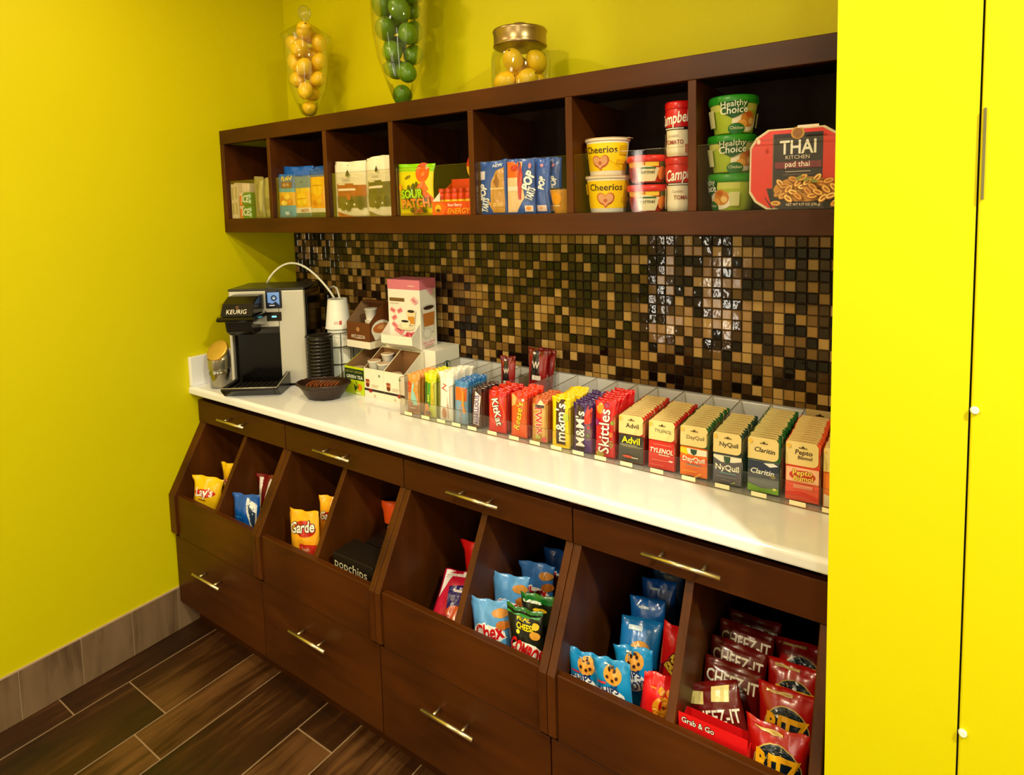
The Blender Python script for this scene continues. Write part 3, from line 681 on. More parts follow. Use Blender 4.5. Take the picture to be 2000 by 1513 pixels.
def poptart(x, y, w, rz, seed, kind, label):
    B = (26, 84, 180)
    it = {0: [R(-.95, .66, -.55, .82, (236, 226, 230)), T('POP', -.72, .42, .24, (250, 250, 250), 78, .5, .05, .1, (16, 40, 110)), T('TARTS', -.55, .18, .22, (240, 245, 250), 78, .45, .05, .1, (16, 40, 110)), Pg([(-.15, .22), (-.05, .6), (.25, .80), (.8, .86), (.85, .2), (.8, .03), (.0, .03), (-.4, .28)], (206, 146, 62)), Pg([(.1, .6), (.3, .76), (.5, .6), (.4, .45)], (150, 92, 36)), R(-.1, .46, .8, .49, (240, 200, 130)), R(.05, .14, .75, .22, (226, 176, 96)), T('NEW', .4, .9, .1, (250, 250, 250))],
          1: [R(-.95, .66, -.1, .95, (238, 106, 40)), E(-.4, .83, .14, .1, (206, 40, 40)), Pg([(-.95, .03), (-.95, .66), (.1, .66), (.2, .94), (.0, .95), (.35, .3), (-.3, .03)], (250, 206, 160)), Pg([(.05, .94), (.25, .7), (.1, .26), (-.1, .26), (-.15, .62)], (204, 48, 60)), R(-.9, .42, -.1, .5, (250, 236, 220)), T('POP', .62, .60, .26, (250, 250, 250), 70, .6, .05, .1, (16, 40, 110)), T('TARTS', .75, .36, .22, (240, 245, 250), 70, .4, .04, .1, (16, 40, 110)), R(.35, .04, .9, .15, (240, 214, 200)), E(.62, .1, .09, .06, (246, 150, 60)), E(.75, .86, .05, .09, (220, 130, 150))],
          2: [T('POP', .1, .55, .34, (250, 250, 250), 82, .7, .05, .1, (16, 40, 110)), E(.1, .86, .1, .09, (220, 130, 160)), R(-.6, .04, .6, .15, (236, 206, 200)), E(0, .1, .12, .05, (240, 150, 60))]}[kind]
    pouch('toaster_pastry_pack', w, .150, .018, B, x, y, rz, seed=seed, waist=.02, crimp=.004, nu=10, items=it, artsub=.01, label=label, cat='snack pack', group='blue pastry packs')
poptart(1.300, YF + .004, .092, .10, 31, 0, 'blue pastry pack with a brown pastry, leftmost in the fifth cubby')
poptart(1.392, YF + .004, .088, .06, 32, 1, 'blue pastry pack with a red and cream pastry picture, standing in the middle')
poptart(1.400, YF + .028, .088, .06, 33, 2, 'blue pastry pack hidden just behind the red and cream one')
poptart(1.449, YF + .022, .05, .05, 34, 2, 'narrow blue pastry pack right of the red and cream one')
poptart(1.474, YF + .040, .05, .05, 35, 2, 'narrow blue pastry pack nearest the clear fruit cup')
def fruitcup():
    o = cup('fruit_cup', .024, .036, .062, (214, 150, 60), (1.512, YF + .024, SZ + .0005), 0, label='clear fruit cup with amber fruit, right side of the fifth cubby', cat='cup', mf=lambda c: mat(c, .2, 0, .6, .2))
    m = MB(); m.lathe([(.0365, .062), (.0385, .0635), (.0365, .066), (.034, .0665)], clear('cup_lid', (.95, .92, .8), .8), 32); m.build('lid', o)
    art(o, [E(-.1, .62, .17, .17, (240, 160, 30)), R(-.3, .3, .1, .34, (250, 236, 190))], lambda u, v, e: ((.0245 + .012 * v / .062 + e) * math.sin(u / .03), -(.0245 + .012 * v / .062 + e) * math.cos(u / .03), v), .094, .062, sub=.006)
fruitcup()
def cubby6():
    CY = (250, 204, 10)
    def cer(x, y, z, rz, lb, flip):
        o = cup('cereal_cup', .0450, .0545, .090, (244, 236, 220), (x, y, z), rz, items=[R(-1, .12, 1, .88, CY), T('Cheerios', .0, .70, .105, (40, 26, 16), 0, .56, .012), E(-.12, .38, .075, .10, (196, 76, 34), 28), E(.12, .38, .075, .10, (196, 76, 34), -28), Pg([(-.24, .40), (.24, .40), (0, .12)], (196, 76, 34)), E(-.11, .39, .06, .08, (226, 160, 110), 28), E(.11, .39, .06, .08, (226, 160, 110), -28), Pg([(-.19, .38), (.19, .38), (0, .17)], (226, 160, 110)), E(0, .33, .03, .03, (196, 90, 50)), R(.52, .30, .9, .42, (226, 170, 10)), R(.62, .55, .92, .8, (216, 170, 20)), R(-.92, .5, -.66, .8, (230, 180, 10))], rim=(236, 214, 186), label=lb, cat='cereal cup', group='yellow cereal cups')
        m = MB(); m.lathe([(.0575, .0905), (.0585, .0912), (.0575, .0922)], mat((232, 196, 150), .35, .2), 40)
        m.prism([(.045, -.02), (.064, -.012), (.064, .012), (.045, .02)], .0906, .0918, mat((232, 196, 150), .35, .2), 'z'); m.build('foil_lid', o)
    cer(1.634, YF + .042, SZ + .0005, .30, 'lower yellow cereal cup with a heart, under another', 0)
    cer(1.634, YF + .042, SZ + .0935, .05, 'upper yellow cereal cup with a heart, stacked on another', 1)
    for i in range(2):
        cup('soup_bowl', .038, .0475, .055, (198, 26, 20), (1.742, YF + .042, SZ + .0005 + i * .0705), .25, lid=(214, 24, 22), items=[R(-1, .66, -.05, .95, (240, 170, 40)), R(-.02, .70, .45, .95, (250, 200, 60)), R(.5, .66, 1, .92, (96, 110, 50)), Pg([(-.35, .60), (-.1, .75), (.5, .62), (.35, .05), (-.3, .05)], (232, 214, 170)), R(-.3, .58, .35, .66, (60, 100, 40)), T('Hormel', .02, .46, .07, (60, 70, 30), 0, .28, .01), E(.6, .4, .09, .12, (240, 130, 50)), E(-.65, .35, .09, .14, (150, 24, 14))],
            label=['lower red-lidded soup bowl beside the cereal cups', 'upper red-lidded soup bowl stacked beside the cereal cups'][i], cat='soup bowl', group='red soup bowls', lidh=.010)
    for i in range(2):
        z = SZ + .0005 + i * .1282; x = 1.824
        m = MB(); m.lathe([(.026, 0), (.0285, .003), (.0295, .018), (.0280, .040), (.0288, .062), (.0292, .066)], mat((238, 226, 196), .4), 36, cap1=False)
        m.lathe([(.0292, .066), (.0315, .075), (.0320, .100), (.0305, .108)], mat((206, 20, 24), .35), 36, cap0=False)
        o = m.build('soup_can', None, (x, YF + .030, z), .22 if i == 0 else -.12); l = MB(); l.lathe([(.0312, .1085), (.0322, .110), (.0322, .122), (.030, .126), (.012, .1265)], mat((206, 20, 24), .3), 36); l.build('lid', o)
        prof = [(0, .026), (.003, .0285), (.018, .0295), (.04, .028), (.062, .0288), (.066, .0292), (.075, .0315), (.1, .032), (.108, .0305)]
        def mp(u, v, e):
            r = .03
            for (a, ra), (b, rb) in zip(prof, prof[1:]):
                if a <= v <= b: r = ra + (rb - ra) * (v - a) / (b - a)
            return ((r + e + .0003) * math.sin(u / .03), -(r + e + .0003) * math.cos(u / .03), v)
        art(o, [R(-1, .56, 1, .62, (34, 24, 40)), T("Campbell's", .12 if i else .34, .78, .27, (250, 244, 230), 8, .95, .02, .25), T('TOMATO', .0 if i else .3, .30, .105, (150, 50, 30), 0, .5, .012), T('CLASSIC', 0, .43, .05, (130, 70, 50), 0, .35, 0), R(-.5, .575, .5, .60, (220, 214, 200)), R(-.9, .06, -.7, .5, (216, 200, 160)), R(.55, .06, .8, .25, (190, 120, 90))], mp, .094, .108, 'printed_label', sub=.006)
        tag(o, ['lower red and white soup can beside the sixth divider', 'upper red and white soup can stacked on another'][i], 'soup can', 'red and white soup cans')
cubby6()
def cubby7():
    for i in range(3):
        rz = .30 if i else -1.0
        cup('noodle_bowl', .0405, .0508, .069, (176, 196, 60), (1.9445 - (.001 if i == 1 else -.0015 if i == 2 else 0), YF + .040, SZ + .0005 + i * .0850), rz, lid=(38, 142, 34),
            items=[R(-1, .70, 1, 1, (206, 208, 104)), Pg([(-.35, .98), (.38, .98), (.28, .55), (0, .42), (-.22, .55)], (16, 84, 30)), E(.36, .34, .22, .15, (240, 230, 206)), E(.44, .42, .13, .12, (206, 132, 50)), E(.24, .28, .08, .06, (232, 168, 80)), E(.54, .36, .05, .05, (236, 196, 120)), E(.42, .56, .05, .04, (190, 90, 30)), E(.06, .12, .13, .09, (26, 104, 40)), T('Chicken', .06, .16, .045, (226, 230, 190), 0, .20, .004), Pg([(-.42, .98), (.38, .98), (.28, .62), (-.02, .46), (-.30, .62)], (16, 84, 30)), T('Healthy', -.02, .88, .085, (236, 240, 220), 4, .34, .004, .1), T('Choice', -.02, .71, .105, (250, 250, 240), 4, .36, .008, .1), R(-.95, .2, -.6, .75, (216, 214, 150)), R(.72, .15, .98, .6, (214, 212, 150))],
            label=['lowest green-lidded noodle bowl of the stack of three', 'middle green-lidded noodle bowl of the stack of three', 'topmost green-lidded noodle bowl of the stack of three'][i], cat='noodle bowl', group='green-lidded noodle bowls', lidh=.013, over=.003)
    # red octagonal meal tray standing on edge, black sleeve
    o = empty('meal_tray', (2.0830, YS + .0215, SZ + .0010), (math.radians(-4), 0, .02)); tag(o, 'red octagonal noodle meal tray with black sleeve, beside the yellow wall', 'meal tray')
    hw, h, c = .0905, .170, .036
    def octo(s, e=0): a, b = hw * s, h * s; z0 = (h - b) / 2; return [(-a + c, z0), (a - c, z0), (a - .012, z0 + .016), (a, z0 + c), (a, z0 + b - c), (a - .012, z0 + b - .016), (a - c, z0 + b), (-a + c, z0 + b), (-a + .012, z0 + b - .016), (-a, z0 + b - c), (-a, z0 + c), (-a + .012, z0 + .016)]
    m = MB(); m.prism(octo(1), -.0015, .0015, mat((222, 206, 170), .35), 'y'); f = octo(.96); g = octo(.80); n = len(f)
    vs = [(p[0], .0016, p[1]) for p in f] + [(p[0], .030, p[1]) for p in g]; m.add(vs, [(i, (i + 1) % n, n + (i + 1) % n, n + i) for i in range(n)] + [tuple(range(n, 2 * n))], mat((196, 24, 14), .35)); m.build('tray', o, bevel=.0006)
    m = MB(); m.prism(octo(.955), -.004, -.0017, mat((226, 36, 14), .3), 'y'); m.build('cardboard_sleeve', o, bevel=.0008)
    art(o, [R(-.48, .10, .60, .93, (26, 12, 12)), R(-.50, .10, -.48, .93, (120, 90, 60)), E(.05, .93, .075, .075, (206, 150, 50)), E(.05, .93, .055, .055, (150, 96, 30)), T('THAI', .06, .76, .16, (250, 246, 236), 0, .40, .02), T('KITCHEN', .06, .635, .045, (226, 206, 190), 0, .30, .004), R(-.44, .50, .58, .58, (122, 20, 44)), T('pad thai', .06, .54, .065, (250, 236, 220), 0, .27, .01), R(-.2, .455, .35, .462, (220, 200, 180)), R(-.25, .42, .40, .424, (150, 130, 110)),
            Pg([(-.62, .26), (-.5, .05), (-.3, .0), (.8, .0), (.96, .12), (.99, .24)], (30, 22, 14)), E(.22, .24, .34, .15, (206, 140, 40))] +
        [q for k in range(26) for q in (E(-.40 + .053 * k + .03 * math.sin(k * 3), .15 + .055 * ((k * 7) % 5) - .00055 * (k - 12) ** 2, .062, .036, (150, 84, 20), 50 * math.sin(k * 2.3)), E(-.40 + .053 * k + .03 * math.sin(k * 3), .155 + .055 * ((k * 7) % 5) - .00055 * (k - 12) ** 2, .054, .027, ((240, 190, 90), (222, 160, 60), (250, 214, 120))[k % 3], 50 * math.sin(k * 2.3)), E(-.40 + .053 * k + .03 * math.sin(k * 3), .155 + .055 * ((k * 7) % 5) - .00055 * (k - 12) ** 2, .034, .013, (176, 104, 30), 50 * math.sin(k * 2.3)))] +
        [E(.15 + .16 * k, .36 - .02 * k, .04, .02, (130, 130, 40), 40 * math.cos(k)) for k in range(3)] +
        [Pg([(-.60, .14), (-.58, .14), (-.40, .0), (-.44, .0)], (40, 26, 20)), T('NET WT 9.77 OZ (276 g)', .25, .04, .03, (236, 216, 190), 0, .36, 0), R(.1, .955, .55, .985, (250, 226, 216)), E(-.75, .82, .02, .03, (250, 200, 180))], lambda u, v, e: (u, -.0041 - e, v), .174, .170, 'printed_sleeve')
cubby7()

# ================================================================= COFFEE CORNER
CT = CH + .0006
BK = mat((22, 18, 14), .22, 0, .5, .04); SV = mat((200, 196, 184), .34, .35, .5, .02); BKG = mat((10, 8, 7), .12, 0, .5, .02)
def brewer():
    o = empty('coffee_brewer', (.282, -.349, CT), math.radians(36)); tag(o, 'black and silver single-cup coffee brewer on the counter in the left corner', 'coffee maker')
    m = MB(); m.box(.045, .140, -.002, .020, .008, .362, SV); m.box(-.135, .045, -.002, .020, .225, .362, SV); m.box(-.140, -.128, -.004, .02, .008, .225, SV); f = m.build('silver_front', o, bevel=.004)
    m = MB(); m.box(-.136, .139, .0205, .205, .006, .358, BK); m.box(-.1275, .0445, .0205, .022, .01, .2, BKG); m.build('body', o, bevel=.008)
    m = MB(); m.box(-.139, .141, .0, .207, .3625, .3705, mat((46, 44, 36), .3)); m.build('top_cover', o, bevel=.003)
    m = MB(); m.box(.139, .1425, .03, .19, .02, .34, BKG); m.build('side_cover', o, bevel=.003)
    # brew head
    hd = empty('brew_head', (0, 0, 0)); hd.parent = o
    m = MB(); m.prism([(-.0025, .352), (-.052, .350), (-.098, .330), (-.122, .288), (-.0025, .288)], -.118, -.006, BK); a = m.build('head_cover', hd, bevel=.004)
    m = MB(); m.prism([(-.0025, .287), (-.128, .287), (-.138, .278), (-.130, .270), (-.0025, .270)], -.126, .004, BKG); m.build('handle_bar', hd, bevel=.003)
    m = MB(); m.prism([(-.0025, .270), (-.104, .270), (-.094, .228), (-.07, .212), (-.0025, .212)], -.112, -.02, BK); m.build('pod_holder', hd, bevel=.006)
    m = MB(); m.prism([(-.003, .300), (-.034, .277), (-.086, .262), (-.080, .252), (-.003, .236)], -.0195, -.004, mat((206, 204, 200), .3, .3)); m.build('silver_bracket', hd, bevel=.002)
    k = math.atan2(.042, .024)
    def mp(u, v, e):
        t = v / .048; y = -.122 + .024 * t; z = .288 + .042 * t
        return (-.062 + u, y - e * .87, z + e * .5)
    art(o, [T('KEURIG', 0, .38, .155, (236, 226, 206), 0, .66, .004), E(0, .72, .05, .05, (130, 90, 40)), E(0, .72, .03, .03, (40, 26, 16))], mp, .106, .048, 'lettering')
    m = MB(); m.box(.001, .060, -.0055, -.002, .296, .362, mat((20, 26, 40), .2)); s = m.build('display_screen', o, bevel=.0015)
    m = MB(); m.box(.009, .052, -.0063, -.0056, .303, .356, mat((110, 150, 220), .3, emit=(110, 150, 220), es=.55)); sc = m.build('screen', s)
    art(s, [E(.1, .6, .26, .26, (34, 50, 96)), E(.1, .6, .15, .15, (130, 160, 220)), Pg([(-1, 0), (-1, .3), (-.2, .2), (.4, .35), (1, .1), (1, 0)], (24, 34, 60)), E(.1, .58, .07, .07, (230, 240, 250)), R(-.7, .05, .2, .12, (230, 236, 246))], lambda u, v, e: (.0305 + u, -.0064 - e, .303 + v), .043, .053, 'screen_icon')
    m = MB(); m.box(.001, .056, -.0045, -.002, .248, .282, BKG); s = m.build('button_panel', o, bevel=.0015)
    m = MB(); m.box(.021, .038, -.0052, -.0046, .262, .268, mat((120, 220, 240), .3, emit=(110, 220, 250), es=2.5)); m.build('blue_light', s)
    # drip tray
    m = MB(); m.prism([(-.003, .0), (-.112, .0), (-.140, .026), (-.140, .034), (-.134, .034), (-.108, .010), (-.003, .010)], -.112, .062, BK)
    for x0, x1 in ((-.124, -.112), (.062, .076)): m.prism([(-.003, .0), (-.112, .0), (-.140, .026), (-.140, .034), (-.003, .034 + .024 * (x0 > 0))], x0, x1, BK)
    tr = m.build('drip_tray', o, bevel=.003)
    m = MB(); m.tube([(-.122, -.012, .0355), (-.122, -.139, .0355), (.073, -.139, .0355), (.074, -.012, .058)], .0017, mat((216, 206, 186), .3, .6), 8); m.build('metal_rim', tr)
    m = MB()
    for k in range(9): m.box(-.108 + k * .019, -.098 + k * .019, -.128, -.012, .020, .0225, mat((30, 26, 22), .35))
    m.build('grate', tr)
    m = MB(); m.box(-.13, .135, .0, .2, 0, .0055, BKG); m.build('base', o)
    # steam tube of white hose looping over the top
    c = MB()
    pts = []
    P0, P1 = Vector((.178, -.270, CT + .3755)), Vector((.438, -.160, 1.2322))
    for k in range(25):
        t = k / 24; p = P0.lerp(P1, t); p.z += .118 * math.sin(PI * min(1, t * 1.0)) ** .8 * (1 - .25 * t); pts.append(p)
    c.tube(pts, .0042, mat((236, 232, 214), .4), 10); h = c.build('white_hose'); tag(h, 'white hose arching over the coffee brewer to the cup stack', 'hose')
    c = MB(); c.tube([(.345, -.112, 1.257), (.395, -.125, 1.272), (.432, -.140, 1.268), (.452, -.150, 1.250), (.460, -.152, 1.2318)], .0036, mat((232, 228, 208), .4), 10); h = c.build('white_hose'); tag(h, 'shorter white hose from behind the brewer to the cup stack', 'hose')
brewer()
def tilted_jar():
    o = empty('lid_canister', (.112, -.447, CT)); tag(o, 'clear plastic canister with a tilted gold metal lid, beside the brewer', 'canister')
    m = MB(); m.lathe([(.030, 0), (.034, .003), (.036, .05), (.0375, .052), (.0375, .062), (.0355, .064), (.038, .068), (.040, .105)], clear('cloudy_plastic', (.90, .88, .80), 2.2, .12), 36, cap1=False); m.build('canister_body', o)
    m = MB(); m.lathe([(.026, .004), (.0285, .05)], mat((196, 172, 96), .3, .5), 30); m.build('coin_stack', o)
    m = MB(); m.lathe([(.0388, .070), (.0405, .073), (.0405, .108)], mat((186, 180, 160), .22, .85), 36, cap0=True); 
    m.build('metal_band', o)
    m = MB(); m.lathe([(.0405, 0), (.0425, .002), (.0425, .010), (.040, .012), (.012, .0125)], mat((224, 184, 84), .34, .7), 40); m.build('lid', o, (-.001, 0.002, .134), (math.radians(48), math.radians(18), 0))
    m = MB(); n = 36; vs = []
    R1 = Matrix.Rotation(math.radians(48), 3, 'X'); R1 = Matrix.Rotation(math.radians(18), 3, 'Y') @ R1
    from mathutils import Euler
    R1 = Euler((math.radians(48), math.radians(18), 0)).to_matrix()
    for i in range(n):
        a = 2 * PI * i / n; vs.append((.0405 * math.cos(a), .0405 * math.sin(a), .107))
    for i in range(n):
        a = 2 * PI * i / n; p = R1 @ Vector((.040 * math.cos(a), .040 * math.sin(a), 0)) + Vector((-.001, .002, .134)); vs.append(tuple(p))
    m.add(vs, [(i, (i + 1) % n, n + (i + 1) % n, n + i) for i in range(n)], mat((186, 180, 160), .22, .85), True); m.build('metal_neck', o)
tilted_jar()
def cups():
    WC = mat((240, 238, 228), .45)
    for i in range(4):
        z = CT + .006 + [0, .064, .130, .197][i]
        m = MB(); m.lathe([(.0475, 0), (.0495, .001), (.0495, .005), (.0475, .006), (.0360, .112), (.0350, .113), (.0340, .110), (.0005, .1095)], WC, 36, cap0=False)
        o = m.build('paper_cup', None, (.445, -.152, z), .85)
        tag(o, ['white paper cup turned upside down, lowest of the stack in the wire rack', 'upside-down white paper cup second from the bottom of the stack', 'upside-down white paper cup just under the top one', 'topmost upside-down white paper cup, with a small red square mark'][i], 'paper cup', 'upside-down paper cups')
        if i == 3: art(o, [R(.06, .2, .20, .36, (206, 90, 80)), R(-.22, .30, .02, .325, (214, 150, 140)), R(-.22, .24, .02, .265, (214, 150, 140))], lambda u, v, e: ((.0480 - .0118 * v / .112 + e) * math.sin(u / .045), -(.0480 - .0118 * v / .112 + e) * math.cos(u / .045), v), .14, .094, 'printed_mark', sub=.006)
    W = mat((24, 20, 18), .35, .4)
    o = empty('wire_cup_rack', (.445, -.152, CT)); tag(o, 'black wire rack around the stack of white paper cups', 'rack')
    m = MB(); R0 = .0520
    for k in range(8):
        a = 2 * PI * k / 8 + .2; x, y = R0 * math.cos(a), R0 * math.sin(a); m.tube([(x * .9, y * .9, .0015), (x, y, .005), (x, y, .190)], .0014, W, 8)
    for z in (.006, .072, .138, .190): m.tube([(R0 * math.cos(t * PI / 12), R0 * math.sin(t * PI / 12), z) for t in range(25)], .0014, W, 8)
    m.lathe([(.044, 0.0005), (.044, .003)], W, 28); m.build('wire_frame', o)
    # black lids
    o2 = empty('lid_rack', (.468, -.262, CT)); tag(o2, 'black wire rack holding the column of black cup lids', 'rack')
    m = MB(); R0 = .0500
    for k in range(6):
        a = 2 * PI * k / 6 + .45; x, y = R0 * math.cos(a), R0 * math.sin(a); m.tube([(x, y, .002), (x, y, .195)], .0015, W, 8)
    for z in (.004, .195): m.tube([(R0 * math.cos(t * PI / 12), R0 * math.sin(t * PI / 12), z) for t in range(25)], .0015, W, 8)
    m.tube([(.050, 0, .195), (.058, .004, .185), (.066, .004, .12), (.066, .004, .03), (.052, .0, .006)], .0016, W, 8)
    m.lathe([(.046, .0005), (.046, .003)], W, 28); m.build('wire_frame', o2)
    for i in range(15):
        m = MB(); L_ = mat((34, 28, 20), .3)
        m.lathe([(.0455, 0), (.0465, .0012), (.0465, .0045), (.043, .006), (.0405, .0120), (.038, .0125), (.0375, .0115), (.0005, .0113)], L_, 36)
        s = m.build('cup_lid', None, (.468, -.262, CT + .0036 + i * .01295)); tag(s, ('topmost black plastic cup lid in the lid rack' if i == 14 else 'black plastic cup lid stacked in the lid rack'), 'cup lid', 'black cup lids')
cups()
def basket():
    o = empty('basket', (.577, -.338, CT), .45); tag(o, 'dark brown woven oval basket on the counter in front of the cup lids', 'basket')
    m = MB(); BR = mat((44, 22, 12), .35, 0, .5, .2, 0, .6); n = 48
    prof = [(.052, .002), (.056, .002), (.066, .018), (.078, .036), (.090, .052)]
    vs = []
    for j, (r, z) in enumerate(prof):
        for i in range(n):
            a = 2 * PI * i / n; k = 1 + .018 * math.cos(12 * a + j * PI); vs.append((r * k * math.cos(a) * 1.05, r * k * math.sin(a) * .72, z))
    for j, (r, z) in enumerate(reversed(prof)):
        for i in range(n):
            a = 2 * PI * i / n; vs.append(((r - .004) * math.cos(a) * 1.05, (r - .004) * math.sin(a) * .72, z + .001))
    K = len(prof) * 2; m.add(vs, [(j * n + i, j * n + (i + 1) % n, (j + 1) * n + (i + 1) % n, (j + 1) * n + i) for j in range(K - 1) for i in range(n)] + [tuple(range((K - 1) * n, K * n))], BR, True)
    m.add([vs[i] for i in range(n)], [tuple(range(n))], BR)
    m.build('woven_bowl', o)
    m = MB(); m.tube([(.090 * 1.05 * math.cos(2 * PI * i / 48), .090 * .72 * math.sin(2 * PI * i / 48), .0535 + .0012 * math.cos(24 * PI * i / 24)) for i in range(49)], .0042, BR, 8, caps=False); m.build('rim', o)
    for i in range(9):
        q = boxpack('sugar_packet', .055, .0045, .032, (150, 82, 40), (0, 0, 0), 0, bevel=.001, label='brown sweetener packet standing in the woven basket', cat='packet', group='brown sweetener packets')
        a = .45; d = -.054 + i * .0125
        q.location = (.577 + d * math.cos(a), -.338 + d * math.sin(a), CT + .022); q.rotation_euler = (math.radians(8), 0, a + PI / 2 + math.radians(4 * (i % 3)))
basket()
def opencarton(name, x0, x1, y0, y1, zf, zb, col, inner, loclabel, cat='box', face=None, side=None, fl=.045):
    """carton cut open along a slope rising from the front to the back"""
    cx, cy = (x0 + x1) / 2, (y0 + y1) / 2; o = empty(name, (cx, cy, CT)); tag(o, loclabel, cat, 'open pod cartons')
    a, b = (x1 - x0) / 2, (y1 - y0) / 2; t = .0014; m = MB(); OC, IC = card(col), card(inner)
    m.box(-a, a, -b, b, 0, t, OC); m.box(-a, a, -b, -b + t, t, zf, OC)
    m.box(-a, a, b - t, b, t, zb, OC)
    for s in (-1, 1):
        xx0, xx1 = (s * a - t, s * a) if s > 0 else (s * a, s * a + t)
        m.prism([(-b + t, t), (b - t, t), (b - t, zb), (b - fl, zb), (-b + t, zf)], xx0, xx1, OC)
        xi = s * (a - t - .0003); m.prism([(-b + t, t), (b - t, t), (b - t, zb - .001), (b - fl, zb - .001), (-b + t, zf - .001)], min(xi, xi - s * .0004), max(xi, xi - s * .0004), IC)
    m.box(-a, a, b - fl, b, zb, zb + t, OC); m.box(-a + t, a - t, b - t - .0006, b - t - .0002, t, zb, IC)
    m.build('carton', o)
    if face: art(o, face, lambda u, v, e: (u, -b - e, v), 2 * a, zf, 'printed_front')
    if side: art(o, side, lambda u, v, e: (a + e, u, v), 2 * b, zf, 'printed_side')
    return o
def boxes():
    opencarton('tea_pod_carton', .589, .688, -.2525, -.085, .098, .150, (196, 216, 20), (150, 112, 76), 'bright green cut-open pod carton, leftmost of the low boxes',
               face=[R(-1, .52, 1, .92, (24, 50, 22)), T('GREEN TEA', .05, .63, .12, (240, 240, 220), 0, .86, .015), T('DECAF LEMON', 0, .82, .09, (150, 150, 70), 0, .86, .01), E(.55, .28, .12, .12, (240, 130, 20)), E(.35, .28, .08, .06, (110, 130, 20), 40), Pg([(.0, .4), (.3, .25), (.1, .1)], (24, 60, 20)), Pg([(.15, .5), (.35, .3), (.3, .45)], (24, 60, 20)), R(.2, .04, .7, .1, (230, 236, 160))])
    for i in range(2):
        opencarton('coffee_pod_carton', (.690, .787)[i], (.786, .884)[i], -.2525, -.154, .102, .158, (238, 230, 208), (140, 98, 60), ['white cut-open pod carton with a black stripe, right of the green one', 'white coffee pod carton nearest the clear organizer'][i], fl=.012,
               face=[R(-1, .22, 1, .30, (40, 22, 16)), R(-.85 if i == 0 else -.75, .40, -.45 if i == 0 else -.35, .62, (196, 130, 80)), E(-.65 if i == 0 else -.55, .42, .09, .08, (110, 40, 20)), E(-.65 if i == 0 else -.55, .58, .10, .04, (150, 60, 40)), E(-.35 if i == 0 else .5, .24, .09, .07, (150, 30, 24)), E(.6, .80, .05, .05, (120, 150, 120)), R(-.2, .44, .5, .46, (190, 170, 140)), R(-.2, .38, .4, .40, (190, 170, 140)), R(.0, .06, .2, .12, (200, 180, 150))])
    k = 0
    for (x, y, z) in ((.716, -.226, .080), (.758, -.222, .074), (.738, -.183, .098), (.815, -.225, .045), (.620, -.215, .040), (.658, -.212, .040)):
        m = MB(); m.lathe([(.0165, 0), (.0175, .002), (.0215, .038), (.0235, .0385), (.0235, .041), (.0215, .0415)], mat((236, 232, 222), .35), 24); s = m.build('coffee_pod', None, (x, y, CT + z + .004)); c = MB(); c.lathe([(.0212, .0417), (.0212, .0422)], mat((206, 176, 146), .35), 24); c.build('foil_lid', s)
        tag(s, 'white single-serve coffee pod standing in an open pod carton', 'coffee pod', 'coffee pods in the open cartons'); k += 1
        if z > .05:
            pass
    # rows of pods below carry the upper ones
    for (x, y, z, n) in ((.716, -.226, 0.0016, 1), (.758, -.222, .0016, 1), (.738, -.183, .0016, 1), (.815, -.225, .0016, 1), (.620, -.215, .0016, 1), (.658, -.212, .0016, 1)):
        hh = {.716: .082, .758: .076, .738: .100, .815: .047, .620: .042, .658: .042}[x]
        m = MB(); m.lathe([(.0165, 0), (.0225, hh - .004), (.0225, hh)], mat((226, 218, 200), .4), 24); s = m.build('coffee_pod', None, (x, y, CT + z)); tag(s, 'white single-serve pod buried under another in an open carton', 'coffee pod', 'lower pods in the open cartons')
    # long white carton behind, taller than the open ones
    boxpack('white_carton', .236, .128, .1655, (244, 238, 222), (.816, -.086, CT), 0, side=[E(-.1, .62, .15, .15, (30, 90, 60)), E(-.1, .62, .12, .12, (240, 240, 226)), Pg([(-.25, .52), (.05, .52), (-.02, .68), (-.1, .72), (-.18, .68)], (30, 70, 50)), R(-.9, .3, .9, .31, (214, 206, 186))], top=[R(-.8, .2, .8, .22, (226, 216, 196))], label='plain white carton with a round green logo, under the pink packet box', cat='box')
boxes()
